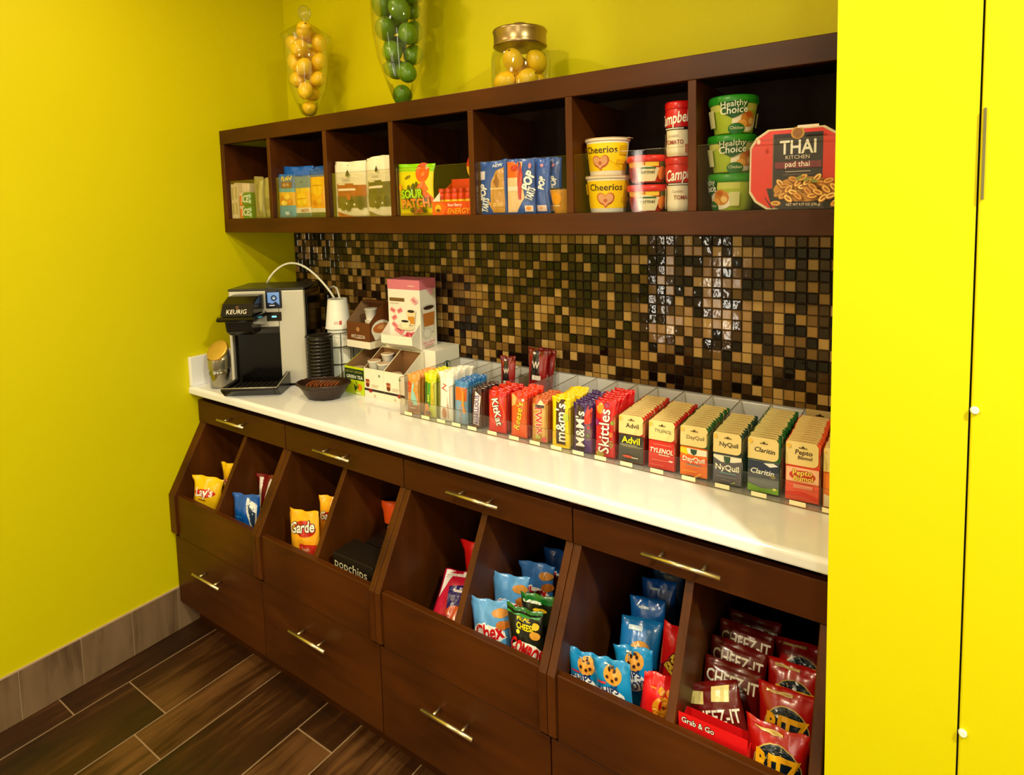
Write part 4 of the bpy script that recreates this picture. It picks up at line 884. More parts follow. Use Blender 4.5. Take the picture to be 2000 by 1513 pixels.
def upper_boxes():
    zt = CT + .1518
    o = empty('cocoa_pod_carton', (.607, -.142, zt)); tag(o, 'brown hot cocoa pod carton with a mug picture, stacked on the green tea carton', 'box')
    a, b = .060, .056; t = .0013; m = MB(); OC = card((104, 56, 24)); IC = card((150, 116, 84)); WCd = card((240, 232, 214))
    m.box(-a, a, -b, b, .026, .0275, OC); m.box(-a, a, -b, -b + t, .027, .094, OC); m.box(-a, a, b - t, b, .027, .158, OC)
    for s in (-1, 1):
        x0, x1 = (a - t, a) if s > 0 else (-a, -a + t); m.prism([(-b + t, .027), (b - t, .027), (b - t, .158), (b - .04, .158), (-b + t, .094)], x0, x1, OC)
        xi = s * (a - t - .0004); m.prism([(-b + t, .03), (b - t, .03), (b - t, .157), (b - .04, .157), (-b + t, .093)], min(xi, xi - s * .0004), max(xi, xi - s * .0004), IC)
    m.box(-a, a, b - .04, b, .158, .1594, OC); m.build('carton', o)
    m = MB(); m.box(-a - .002, a + .002, -b - .002, b + .002, 0, .0255, WCd); m.build('white_base', o, bevel=.001)
    art(o, [T('HOT COCOA', 0, .22, .10, (240, 226, 206), 0, .6, .01), E(0, .62, .07, .07, (180, 130, 80)), R(-.3, .12, .3, .14, (220, 200, 170))], lambda u, v, e: (u, -b - e, .027 + v), .12, .067, 'printed_front')
    art(o, [E(0, .42, .42, .30, (240, 236, 226)), Pg([(-.85, .42), (.85, .42), (.55, .0), (-.55, .0)], (240, 236, 226)), E(0, .46, .36, .16, (196, 110, 50)), E(.1, .5, .22, .08, (226, 160, 100)), E(.8, .5, .12, .16, (240, 236, 226)), E(.8, .5, .06, .09, (120, 70, 30)), Pg([(.2, .1), (.6, .4), (.9, .15), (.5, .0)], (110, 40, 24))], lambda u, v, e: (a + e, u, .028 + v), .112, .09, 'printed_side')
    m = MB(); m.lathe([(.0165, 0), (.0215, .038), (.0235, .0385), (.0235, .041)], mat((236, 232, 222), .35), 24); s = m.build('coffee_pod', None, (.625, -.150, zt + .098)); tag(s, 'white pod poking out of the brown cocoa carton', 'coffee pod')
    m = MB(); m.lathe([(.0165, 0), (.0225, .066), (.0225, .069)], mat((226, 218, 200), .35), 24); s = m.build('coffee_pod', None, (.625, -.150, zt + .0282)); tag(s, 'white pod inside the brown cocoa carton under another', 'coffee pod')
    # pink sweetener packet box
    z2 = CT + .1664
    o = empty('packet_dispenser_box', (.804, -.118, z2), .07); tag(o, 'tall white and pink sweetener packet box with a coffee cup picture', 'box')
    a, b, h = .0715, .045, .240; m = MB(); WB = card((244, 238, 224)); m.box(-a, a, -b, b, .0, h, WB); m.build('carton', o, bevel=.0012)
    m = MB(); m.box(-a - .0006, a + .0006, -b - .0006, b + .0006, h - .034, h + .0006, card((222, 122, 140))); m.build('pink_band', o, bevel=.001)
    m = MB(); m.prism([(-b - .0006, .0), (-b - .045, .022), (-b - .047, .052), (-b - .0445, .052), (-b - .0425, .024), (-b - .0006, .003)], -a + .002, a - .004, WB)
    for s in (-1, 1):
        x0 = s * (a - .004); m.prism([(-b - .0007, .001), (-b - .045, .022), (-b - .047, .052), (-b - .0007, .09)], min(x0, x0 + s * .0012), max(x0, x0 + s * .0012), WB)
    m.build('front_spout', o)
    PK = (236, 130, 140)
    def pk(x, y, r, w=.16, c=PK): ca, sa = math.cos(r), math.sin(r); H_ = .246 / .143; return [Pg([(x + 2 * (dx * ca - dy * sa), y + (dx * sa + dy * ca) / H_) for dx, dy in ((-w / 2, -w * .35), (w / 2, -w * .35), (w / 2, w * .35), (-w / 2, w * .35))], c), Pg([(x + 2 * (dx * ca - dy * sa), y + (dx * sa + dy * ca) / H_) for dx, dy in ((-w * .3, -w * .05), (w * .3, -w * .05), (w * .3, w * .06), (-w * .3, w * .06))], (140, 60, 60))]
    art(o, [R(-.9, .77, .05, .83, (120, 84, 40)), R(-.9, .73, -.3, .742, (190, 170, 140))] + pk(-.7, .62, -.5) + pk(-.25, .62, .5) + pk(-.6, .50, .6) + pk(-.6, .38, -.7) + pk(-.3, .30, -.5, .26) + pk(.7, .80, -.8, .2, (240, 170, 176)) +
        [E(.5, .62, .14, .05, (244, 238, 220)), Pg([(.22, .62), (.78, .62), (.66, .40), (.34, .40)], (238, 214, 170)), R(.3, .42, .7, .54, (206, 140, 50)), E(.5, .625, .11, .035, (50, 30, 20)), E(.15, .35, .26, .06, (222, 214, 180)), Pg([(-.2, .45), (.45, .45), (.3, .34), (-.02, .34)], (240, 232, 200)), E(.12, .455, .16, .045, (244, 238, 216)), E(.12, .455, .12, .03, (40, 26, 18)),
         Pg([(-.5, .06), (.7, .02), (.95, .26), (.3, .28), (-.3, .16)], (232, 140, 146)), Pg([(.1, .10), (.2, .28), (.5, .26), (.7, .30), (.8, .18), (.5, .08)], (196, 60, 84)), Pg([(.3, .12), (.35, .26), (.5, .22), (.45, .1)], (236, 130, 150))], lambda u, v, e: (u, -b - e, v), .143, .212, 'printed_front')
    art(o, [E(0, .66, .43, .13, (170, 160, 146)), Pg([(-.86, .66), (.86, .66), (.60, .235), (-.60, .235)], (170, 160, 146)), E(0, .66, .40, .12, (240, 236, 224)), Pg([(-.8, .66), (.8, .66), (.55, .25), (-.55, .25)], (240, 232, 214)), Pg([(-.72, .58), (.72, .58), (.6, .36), (-.6, .36)], (196, 120, 50)), E(0, .665, .33, .08, (60, 36, 24)), E(-.3, .25, .3, .22, (226, 222, 214)), E(-.3, .25, .2, .15, (244, 240, 230)), T('zero calorie', -.1, .10, .11, (226, 120, 150), 0, .8, .006), T('sweetener', -.1, .05, .10, (226, 120, 150), 0, .7, .006), T('400 PACKETS', -.1, .012, .07, (120, 100, 90), 0, .7, 0), Pg([(-.3, .98), (.3, .86), (.6, .96), (.1, 1.0)], (246, 170, 190))], lambda u, v, e: (a + e, u, v), .09, .212, 'printed_side')
    art(o, pk(.5, .4, -.8, .22, (250, 210, 200)), lambda u, v, e: (u, -b - .0007 - e, h - .034 + v * .16), .143, .212, 'packet_picture')
upper_boxes()
# ================================================================= CLEAR ORGANIZER ON THE COUNTER
PART = [.935, 1.015, 1.080, 1.142, 1.198, 1.262, 1.343, 1.413, 1.480, 1.548, 1.612, 1.675, 1.754, 1.833, 1.909, 1.987, 2.067, 2.143, 2.192]
OY0, OY1 = -.325, -.022
def organizer():
    o = empty('acrylic_organizer', (PART[0], OY0, CT)); tag(o, 'long clear acrylic organizer with many compartments along the backsplash', 'organizer')
    P = lambda x: x - PART[0]; Y = lambda y: y - OY0
    a = MB(); a.box(0, P(PART[-1]), 0, Y(OY1), 0, .0022, ACRYL); a.build('base', o)
    a = MB(); a.box(0, P(PART[-1]), -.0022, -.0002, 0, .052, ACRYL); f = a.build('front_lip', o)
    e = MB(); e.box(0, P(PART[-1]), -.0023, -.0001, .0522, .0534, EDGE); e.box(0, P(PART[-1]), -.0034, -.0023, -.0002, .0016, EDGE); e.build('polished_edge', f)
    a = MB(); a.box(0, P(PART[-1]), Y(OY1) + .0002, Y(OY1) + .0018, 0, .118, ACRYL); a.build('back_panel', o)
    for i, x in enumerate(PART):
        a = MB(); h0 = .118; 
        a.prism([(.0004, .0024), (Y(OY1) - .0002, .0024), (Y(OY1) - .0002, .116), (.0004, h0)], P(x) - .001, P(x) + .001, ACRYL); p = a.build('partition', o)
        e = MB(); e.box(P(x) - .0011, P(x) + .0011, -.0001, .0003, .054, h0, EDGE); e.prism([(.0003, h0), (Y(OY1), .116), (Y(OY1), .1172), (.0003, h0 + .0012)], P(x) - .0011, P(x) + .0011, EDGE); e.build('polished_edge', p)
    for i in range(18):
        c = (PART[i] + PART[i + 1]) / 2 if i < 17 else 2.168
        a = MB(); a.box(P(c) - .020, P(c) + .012, -.0032, -.0024, .003, .013, card((244, 232, 190))); a.build('price_tag', o)
organizer()
Z0 = CT + .0030
def candyrow(x, w, h, n, pitch, col, top, items, labels, cat='candy bar', t=.011, seed=0, back=None, rz=.10, lean=-3, flare=0, y0=-.306, bands=None, name='candy_bar', mf=foil):
    grp = labels[1]
    bd = bands or [(.90, col), (2, top)]
    first = bag(name, w, h, t, col, (x, y0, Z0), (math.radians(lean), 0, rz), bands=bd, items=items, nu=8, nv=12, crimp=.007, seed=seed, waist=.03, flare=flare, artsub=.009, mf=mf, label=labels[0], cat=cat)
    if n > 1:
        rn = random.Random(seed)
        second = bag(name, w, h, t, back or col, (x, y0 + pitch, Z0), (math.radians(lean), 0, rz), bands=[(.90, back or col), (2, top)], nu=8, nv=12, crimp=.007, seed=seed + 1, waist=.03, flare=flare, mf=mf, label=labels[2], cat=cat, group=grp)
        for k in range(2, n):
            dup(second, (x + rn.uniform(-.0015, .0015), y0 + pitch * k, Z0), (math.radians(lean + rn.uniform(-2, 2)), math.radians(rn.uniform(-2.5, 2.5)), rz + rn.uniform(-.05, .05)))
RD = (224, 26, 16)
candyrow(.975, .048, .126, 6, .0175, (226, 150, 70), (236, 160, 84), [Pg([(-.4, .30), (-.1, .78), (.15, .78), (.2, .55), (.6, .38), (.7, .18), (-.9, .30)], (150, 206, 196)), R(-1, .04, 1, .22, (150, 84, 44)), E(-.45, .26, .22, .16, (170, 96, 40)), T('CLIF', -.60, .68, .26, (214, 50, 40), 90, .9, .04), R(-.5, .14, .4, .16, (236, 206, 170)), E(.5, .62, .2, .2, (206, 150, 60))], ['orange and teal energy bar at the front of the leftmost compartment', 'energy bars in the leftmost compartment', 'orange energy bar in the row behind the orange and teal one'], seed=41)
candyrow(1.046, .044, .138, 6, .0175, (196, 206, 20), (226, 222, 30), [R(-.9, .2, -.45, .8, (40, 96, 30)), R(-.35, .24, .1, .78, (60, 150, 20)), T('GRANOLA', .45, .52, .22, (206, 170, 20), 90, 1.9, .02, 0, (236, 226, 60), .08), Pg([(-1, .03), (-1, .28), (-.3, .33), (0, .03)], (214, 130, 50)), R(-.8, .05, .2, .14, (120, 70, 30)), T('BAR', -.13, .45, .2, (220, 230, 60), 90, .8)], ['yellow-green granola bar at the front of the second compartment', 'granola bars in the second compartment', 'yellow-green granola bar in the row behind the front one'], seed=43, cat='granola bar')
candyrow(1.111, .050, .150, 6, .0185, (242, 238, 232), (240, 232, 222), [T('Z', -.25, .70, .34, (196, 40, 44), -20, None, .01), R(-.1, .62, .3, .628, (196, 40, 44)), E(-.25, .16, .16, .34, (190, 110, 50)), R(.2, .06, .4, .36, (206, 160, 130)), R(.28, .02, .34, .5, (226, 200, 190))], ['white wrapped bar with a red squiggle, flared top, front of its row', 'white wrapped bars', 'white wrapped bar behind the one with the red squiggle'], seed=45, flare=1.0)
candyrow(1.170, .047, .130, 7, .0150, (110, 160, 200), (44, 110, 180), [R(-.9, .56, .85, .86, (238, 110, 30)), Pg([(.1, .80), (.4, .76), (.5, .42), (.8, .32), (.5, .26), (-.1, .40), (.2, .5)], (240, 150, 30)), T('KRISPIES', -.05, .24, .26, (120, 120, 140), 84, 1.1, .02, 0, (210, 220, 232), .05)], ['light blue and orange crisped rice bar, front of its row', 'blue crisped rice bars', 'blue and white topped crisped rice bar in the row behind the front one'], seed=47, bands=[(.88, (126, 166, 200)), (2, (70, 130, 190))])
candyrow(1.227, .034, .118, 6, .0165, (70, 26, 16), (60, 20, 14), [Pg([(-.6, .10), (.5, .06), (.9, .80), (-.2, .92)], (236, 220, 226)), T('REBELLIOUS', .12, .47, .42, (84, 56, 130), 88, 2.5, .02), R(-.9, .0, .2, .06, (110, 60, 40))], ['dark brown candy bar with white panel and upright purple letters', 'dark brown candy bars', 'dark brown candy bar in the row behind the one with purple letters'], seed=49)
candyrow(1.303, .060, .122, 7, .0155, (226, 34, 20), (206, 12, 12), [E(-.02, .48, .40, .62, (250, 130, 60), 12), E(-.02, .48, .37, .58, (222, 30, 18), 12), T('KitKat', .02, .50, .36, (250, 244, 236), -76, 1.30, .02, 0, (70, 12, 10), .05)], ['red wafer bar with white letters turned sideways, front of its row', 'red wafer bars', 'red wafer bar in the row behind the front one'], seed=51)
candyrow(1.378, .052, .126, 7, .0155, (238, 92, 20), (232, 50, 20), [T("Reese's", -.05, .50, .36, (255, 214, 20), 80, 1.8, .015, .15, (110, 40, 8), .035), Pg([(-.9, .98), (-.2, .90), (-.4, .74), (-.9, .70)], (236, 170, 90)), E(.5, .86, .07, .07, (250, 240, 230))], ['orange peanut butter cup pack with yellow letters turned sideways', 'orange and red peanut butter cup packs', 'red-orange candy pack in the row behind the yellow lettered one'], seed=53, back=(226, 40, 20))
candyrow(1.446, .048, .122, 6, .0165, (206, 150, 70), (200, 90, 40), [T('TWIX', -.05, .52, .46, (206, 36, 40), -84, 1.7, .02, 0, (250, 236, 210), .05), R(.35, .05, .7, .9, (222, 176, 100)), E(-.2, .12, .16, .12, (200, 206, 110)), E(.6, .08, .14, .14, (236, 90, 110)), Pg([(-.3, .86), (.2, 1.0), (.6, .86)], (240, 214, 180)), R(-.5, .80, .6, .86, (60, 24, 10))], ['gold caramel bar with red letters turned sideways', 'gold and red caramel bars', 'caramel bar in the row behind the front gold one'], seed=55, back=(214, 30, 24))
candyrow(1.514, .054, .136, 8, .0155, (250, 214, 0), (250, 208, 10), [Pg([(-.55, .06), (.45, .06), (.45, .96), (-.55, .96)], (70, 34, 14)), T("m&m's", -.05, .50, .50, (250, 246, 236), 90, 1.95, .015), E(.55, .62, .16, .20, (190, 206, 60)), E(-.7, .25, .1, .2, (240, 190, 20)), R(-.9, .0, .9, .04, (250, 220, 20))], ['yellow chocolate candy bag with white letters turned sideways', 'yellow chocolate candy bags', 'yellow candy bag in the row behind the lettered front one'], seed=57, cat='candy bag', name='candy_bag', flare=.3)
candyrow(1.580, .053, .132, 8, .0165, (86, 46, 122), (58, 22, 92), [Pg([(.0, .62), (.5, .96), (.95, .90), (.9, .62), (.4, .55)], (214, 60, 44)), E(.55, .42, .22, .42, (120, 90, 110)), E(.6, .52, .07, .08, (220, 60, 50)), E(.55, .36, .07, .08, (110, 150, 60)), Pg([(-.75, .04), (.15, .04), (.05, .90), (-.70, .96)], (60, 32, 24)), T("M&M's", -.28, .48, .46, (246, 236, 226), 90, 1.95, .015)], ['purple chocolate candy bag with white letters turned sideways', 'purple chocolate candy bags', 'purple candy bag in the row behind the lettered front one'], seed=59, cat='candy bag', name='candy_bag', flare=.3)
candyrow(1.6435, .054, .148, 7, .0185, (222, 24, 26), (206, 12, 22), [E(-.5, .86, .18, .26, (246, 150, 30)), E(.15, .92, .12, .12, (150, 50, 110)), E(.75, .62, .1, .1, (150, 170, 40)), E(.6, .25, .12, .2, (170, 110, 40)), E(-.5, .06, .2, .16, (190, 170, 60)), E(.6, .42, .1, .12, (230, 120, 40)), T('Skittles', -.05, .47, .52, (250, 244, 236), 88, 2.35, .012, 0, (150, 16, 20), .03), E(-.75, .62, .10, .16, (150, 24, 110))], ['red fruit candy bag with large white letters turned sideways', 'red fruit candy bags', 'crumpled red candy bag in the row behind the lettered front one'], seed=61, cat='candy bag', name='candy_bag', flare=.6, t=.013)
def jerky(x, y, z, w, h, rx, ry, rz, lab, seed):
    o = bag('jerky_bag', w, h, .016, (132, 14, 18), (x, y, z), (math.radians(rx), math.radians(ry), rz), seed=seed, flare=.3, bands=[(.22, (150, 110, 70)), (.9, (140, 14, 18)), (2, (110, 10, 16))], items=[Pg([(-.75, .45), (.3, .45), (.05, .98), (-.45, .98)], (22, 14, 14)), T('W', -.15, .72, .30, (226, 210, 200), 0, .4, .03), R(-.5, .46, .45, .54, (226, 214, 206)), T('JERKY', 0, .36, .14, (236, 224, 214), 0, .7, .02), E(-.3, .93, .08, .06, (236, 230, 226))], label=lab, cat='snack bag', group='dark red jerky bags')
jerky(1.231, -.150, Z0 + .012, .052, .168, -4, 0, .12, 'dark red and black jerky bag sticking up beside the blue bars', 71)
jerky(1.302, -.090, Z0 + .016, .068, .180, -6, 0, .10, 'dark red jerky bag standing tallest at the backsplash', 72)
jerky(1.304, -.056, Z0 + .016, .058, .176, -6, 4, .10, 'dark red jerky bag leaning right, behind the tallest one', 73)

def medcard(x, w, h, edge, blister, items, front_label, group_label, n, pitch, grp, hdr=.40, y0=-.302, rz=.05, tall=None):
    def make(arted, edgec):
        m = MB(); HD = card((236, 212, 142)); a = w / 2
        m.box(-a, a, 0, .0014, 0, h, card(edgec))
        zc = h * (1 - hdr); r = .012
        poly = [(-a, zc), (a - r - .004, zc)] + [(a - r - .004 + r * math.sin(t), zc + r - r * math.cos(t)) for t in (PI / 8, PI / 4, 3 * PI / 8, PI / 2)] + [(a - .004, h - .007), (a - .009, h + .0006), (-a + .004, h + .0006), (-a, h - .004)]
        m.prism(poly, -.0022, -.0001, HD, 'y')
        m.box(-a + .002, a - .002, -.0058, -.0002, .003, zc - .002, card(blister))
        o = m.build('medicine_card', None, (0, 0, 0))
        if arted: 
            art(o, items + [R(-.25, .905, .25, .920, (70, 54, 20)), E(0, .925, .04, .04, (70, 54, 20)), E(-.82, .93, .06, .06, (240, 190, 60))], lambda u, v, e: (u, (-.0023 if v > zc else -.0059) - e, v), w, h)
        else: art(o, [E(-.82, .93, .06, .06, (240, 190, 60)), R(-.3, .985, .6, .99, (200, 140, 70))], lambda u, v, e: (u, -.0023 - e, v), w, h, 'printed_header')
        return o
    f = make(True, edge); f.location = (x, y0, Z0); f.rotation_euler = (math.radians(-4), 0, rz); tag(f, front_label, 'medicine card')
    if n > 1:
        b = make(False, edge); b.location = (x, y0 + pitch, Z0); b.rotation_euler = (math.radians(-4), 0, rz); tag(b, group_label, 'medicine card', grp)
        rn = random.Random(int(x * 1000))
        for k in range(2, n): dup(b, (x + rn.uniform(-.001, .001), y0 + pitch * k, Z0 + .0001 * k), (math.radians(-4 + rn.uniform(-1, 1)), math.radians(rn.uniform(-.8, .8)), rz))
BKc = (40, 28, 16); YW = (240, 230, 20)
medcard(1.713, .068, .118, (190, 30, 20), (70, 66, 56), [R(-.94, .42, .94, .58, (52, 48, 44)), T('Advil', .05, .79, .17, BKc, 0, .62, .01), T('Advil', .0, .49, .24, YW, 0, .84, .02), R(-.8, .385, .5, .392, (220, 214, 190)), R(-.8, .36, .9, .367, (200, 196, 170)), E(-.2, .14, .2, .05, (206, 80, 40)), R(.1, .12, .6, .14, (230, 214, 190))], 'front medicine card with yellow letters on dark grey', 'red-edged cream medicine card behind the yellow on grey one', 13, .0145, 'medicine cards behind the yellow on grey one')
medcard(1.793, .068, .118, (186, 20, 16), (206, 44, 26), [T('TYLENOL', .05, .80, .12, BKc, 0, .62, 0, .2), T('TYLENOL', .0, .40, .17, (250, 236, 216), 0, .86, .02, .2), R(-.6, .52, .7, .53, (240, 150, 120)), R(-.2, .31, .6, .33, (240, 190, 160)), R(-.7, .20, .5, .208, (240, 170, 140)), R(-.8, .10, .2, .108, (240, 150, 120)), E(.7, .22, .08, .03, (250, 230, 220))], 'front red medicine card with white italic letters', 'red-edged cream medicine card behind the plain red one', 12, .0145, 'medicine cards behind the plain red one')
medcard(1.872, .068, .120, (30, 90, 40), (240, 120, 24), [T('DayQuil', .05, .77, .13, (100, 80, 50), 0, .66, .005), Pg([(-.94, .57), (-.94, .47), (-.5, .44), (-.2, .50), (-.1, .57)], (250, 206, 20)), Pg([(-.5, .57), (.94, .57), (.94, .46), (0, .44), (-.4, .46)], (244, 232, 210)), Pg([(-.25, .56), (.22, .56), (.18, .48), (0, .44), (-.2, .48)], (40, 70, 50)), R(-.94, .28, .94, .40, (232, 90, 36)), T('DayQuil', .0, .35, .16, (252, 244, 226), 0, .88, .02), R(-.5, .245, .5, .262, (110, 140, 150)), R(-.7, .18, .5, .19, (230, 90, 40)), R(-.7, .12, .2, .13, (250, 200, 60)), Pg([(.0, .02), (.5, .12), (.6, .10), (.2, .02)], (250, 180, 50))], 'front orange medicine card with a small dark shield and white letters', 'green-edged cream medicine card behind the orange one', 12, .0150, 'medicine cards behind the orange one')
medcard(1.949, .066, .118, (30, 60, 50), (96, 92, 100), [T('NyQuil', .05, .77, .15, BKc, 0, .64, .015), Pg([(-.94, .57), (.94, .57), (.94, .50), (.4, .46), (-.4, .44), (-.94, .52)], (240, 230, 206)), Pg([(-.25, .56), (.22, .56), (.18, .46), (0, .42), (-.2, .46)], (50, 80, 60)), T('NyQuil', .0, .33, .19, (250, 246, 232), 0, .84, .025), R(-.5, .235, .6, .25, (110, 170, 180)), R(-.7, .16, .6, .17, (150, 150, 160)), R(-.4, .10, .2, .11, (150, 150, 160)), Pg([(.2, .04), (.5, .10), (.6, .08)], (170, 190, 90))], 'front slate grey medicine card with bold white letters', 'cream medicine card behind the slate grey one', 10, .0160, 'medicine cards behind the slate grey one')
medcard(2.027, .068, .122, (26, 96, 40), (120, 124, 130), [T('Claritin', .05, .78, .15, BKc, -3, .66, .015, .2), R(-.94, .42, .94, .58, (40, 50, 76)), Pg([(.0, .56), (.4, .50), (.9, .54), (.6, .58)], (236, 236, 230)), R(-.94, .28, .94, .42, (70, 76, 92)), T('Claritin', -.05, .40, .17, (240, 240, 232), -2, .86, .015, .2), Pg([(-.94, .03), (.94, .03), (.94, .14), (0, .10), (-.94, .16)], (120, 170, 50)), E(.7, .12, .06, .04, (230, 236, 120)), E(.6, .34, .08, .05, (160, 150, 90))], 'front blue and green medicine card with white italic letters', 'green-edged cream medicine card behind the blue and green one', 16, .0142, 'medicine cards behind the blue and green one')
medcard(2.106, .068, .128, (226, 84, 40), (238, 90, 60), [T('Pepto', .05, .82, .15, (80, 44, 20), 0, .50, .02, .1), T('Bismol', .12, .745, .11, (80, 44, 20), 0, .48, .015, .1), R(-.94, .34, .94, .58, (246, 190, 150)), E(.0, .45, .38, .17, (206, 60, 40)), T('Pepto', .0, .49, .17, (250, 214, 90), 4, .60, .02, .1, (150, 40, 20)), T('Bismol', .06, .41, .15, (250, 214, 90), 4, .66, .02, .1, (150, 40, 20)), R(-.5, .24, .6, .30, (240, 150, 120)), Pg([(-.94, .14), (0, .18), (.94, .10), (.94, .06), (0, .13), (-.94, .10)], (226, 50, 30))], 'front pink and orange medicine card with a red oval', 'orange-edged cream medicine card behind the pink and orange one', 13, .0150, 'medicine cards behind the pink and orange one')
medcard(2.1665, .041, .126, (226, 120, 40), (240, 130, 50), [Pg([(-.9, .03), (.9, .03), (.9, .14), (-.9, .24)], (240, 220, 190))], 'orange medicine card squeezed against the yellow wall', 'cream medicine card in the last narrow compartment', 10, .0165, 'medicine cards in the last compartment')
q = boxpack('hang_tag_card', .062, .0015, .128, (200, 170, 110), (2.106, -.056, Z0), .05, items=[R(-.3, .88, .3, .905, (60, 44, 20)), E(0, .91, .06, .05, (60, 44, 20)), T('Pepto', .1, .80, .11, (90, 60, 30), 0, .5)], label='lone cream card standing against the backsplash at the right end', cat='medicine card')

# ================================================================= SNACKS IN THE BINS
FB = lambda y: floor_z(y) + .0015
def bsnack(name, x, y, w, h, t, col, rx, ry, rz, dz=0, **k):
    return bag(name, w, h - .5 * w * abs(math.sin(math.radians(ry))), t, col, (x, y, FB(y) + dz + w / 2 * abs(math.sin(math.radians(ry)))), (math.radians(rx), math.radians(ry), math.radians(rz)), **k)
YB_ = (250, 200, 20); GR = 'bags in the dark wood bins'
L_ITEMS = [E(-.05, .72, .40, .12, (206, 30, 24), 4), T("Lay's", -.05, .72, .24, (252, 246, 236), 4, .62, .03, .1), Pg([(-.9, .0), (.9, .0), (.9, .34), (-.9, .60)], (246, 160, 30)), R(-.4, .60, .2, .615, (140, 60, 20)), E(.6, .2, .14, .1, (250, 214, 60))]
bsnack('chip_bag', 0.12, -0.545, 0.122, 0.208, 0.042, YB_, -4, 5, 20, 0, seed=81, flare=.7, items=L_ITEMS, label='yellow potato chip bag with a red oval, front of the leftmost bin', cat='chip bag', group=None)
bsnack('chip_bag', 0.192, -0.47, 0.09, 0.24, 0.03, YB_, -7, -8, 12, 0, seed=82, flare=.7, items=L_ITEMS, label='yellow chip bag in the middle of the leftmost bin', cat='chip bag')
bsnack('chip_bag', 0.226, -0.445, 0.074, 0.262, 0.028, YB_, -7, -4, 10, 0, seed=83, flare=.7, items=L_ITEMS, label='yellow chip bag at the back of the leftmost bin', cat='chip bag')
bsnack('snack_packet', 0.232, -0.518, 0.048, 0.185, 0.018, (206, 206, 206), -8, 4, 40, 0, seed=84, bands=[(.45, (70, 40, 14)), (2, (214, 214, 214))], items=[E(-.3, .3, .16, .12, (226, 170, 40)), T('Q', -.3, .3, .18, (250, 220, 60))], label='silver-white snack packet wedged beside the yellow chip bag', cat='snack bag')
bsnack('chip_bag', 0.378, -0.535, 0.116, 0.2, 0.045, (10, 84, 180), -4, -2, 14, 0, seed=85, flare=.2, items=[Pg([(.1, .95), (.9, .85), (.9, .3), (.5, .55), (.2, .75)], (236, 236, 236)), Pg([(.3, .86), (.85, .7), (.8, .4), (.5, .6)], (40, 60, 90)), T('RUFFLES', .1, .38, .16, (246, 246, 250), -12, .8, .04, .2), R(-.6, .62, .0, .64, (60, 140, 220))], label='blue and white chip bag at the front of the second bin', cat='chip bag')
bsnack('chip_bag', 0.385, -0.44, 0.12, 0.232, 0.045, (120, 16, 14), -6, -5, 14, 0, seed=86, flare=.5, items=[Pg([(-.95, .15), (-.75, .95), (-.45, .95), (-.55, .5), (-.4, .1)], (240, 226, 220)), Pg([(-.3, .1), (-.4, .5), (.1, .95), (.25, .92), (-.2, .5), (-.1, .1)], (240, 226, 220)), T('Doritos', .25, .50, .14, (246, 230, 220), 4, .6, .02), R(.2, .2, .7, .42, (30, 40, 110)), E(.4, .72, .16, .1, (200, 60, 40))], label='dark red and white chip bag at the back of the second bin', cat='chip bag')
G_IT = [E(.15, .76, .36, .20, (196, 30, 20)), T("Garde", .0, .78, .26, (250, 246, 240), 8, .82, .02, .15, (50, 24, 20), .05), R(-.15, .0, .9, .56, (222, 56, 36)), T('Snak', .3, .50, .10, (250, 210, 170), 0, .4, .01), E(.3, .40, .2, .06, (240, 150, 60)), R(-.95, .06, -.3, .10, (250, 222, 130))]
bsnack('snack_bag', 0.712, -0.543, 0.125, 0.232, 0.032, (250, 178, 36), -4, -4, 8, 0, seed=87, flare=.1, waist=.03, items=G_IT, label='amber snack mix bag with a red circle, front of the third bin', cat='snack bag')
bsnack('snack_bag', 0.754, -0.488, 0.09, 0.262, 0.03, (250, 178, 36), -6, 0, 14, 0, seed=88, flare=.3, waist=.03, items=G_IT, label='amber snack mix bag tucked behind the front one, against the divider', cat='snack bag')
bsnack('snack_bag', 0.74, -0.34, 0.1, 0.22, 0.035, (200, 150, 30), -10, 4, 14, 0, seed=89, bands=[(.9, (220, 160, 30)), (2, (40, 50, 80))], label='amber snack bag barely showing deep in the third bin', cat='snack bag')
for i in range(2):
    y = (-.530, -.420)[i]; x = (.965, .985)[i]
    boxpack('chip_carton', .168, .085, (.166, .152)[i], (26, 18, 12), (x - .008, y + .008, FB(y)), .02, items=[T('popchips', -.12, .80, .16, (246, 236, 200), -2, .80, -.004)] , label=['black chip carton with cream lettering at the front of the fourth bin', 'black chip carton standing behind the front one in the fourth bin'][i], cat='box')
bsnack('chip_bag', 0.925, -0.335, 0.125, 0.222, 0.04, (20, 14, 12), -6, -8, 8, 0, seed=90, flare=.9, bands=[(.70, (24, 16, 12)), (2, (236, 84, 20))], items=[E(.0, .60, .30, .20, (240, 150, 60)), E(.0, .58, .26, .17, (24, 14, 12)), T('KC', .0, .68, .2, (246, 220, 180), 6, .5, .03)], label='orange-topped black chip bag at the back of the fourth bin', cat='chip bag')
bsnack('chip_bag', 1.255, -0.5, 0.13, 0.165, 0.03, (206, 24, 60), -52, 0, 14, 0.016, seed=91, bands=[(2, (206, 24, 60))], items=[Pg([(-.9, .98), (.9, .98), (.9, .90), (-.5, .88), (-.9, .5)], (246, 240, 240)), Pg([(-.5, .7), (.9, .8), (.9, .1), (-.2, .1)], (40, 24, 120)), R(-.2, .62, .6, .66, (240, 230, 240)), E(.1, .3, .2, .14, (236, 90, 30))], label='red, white and purple bag lying at the bottom of the fifth bin', cat='chip bag')
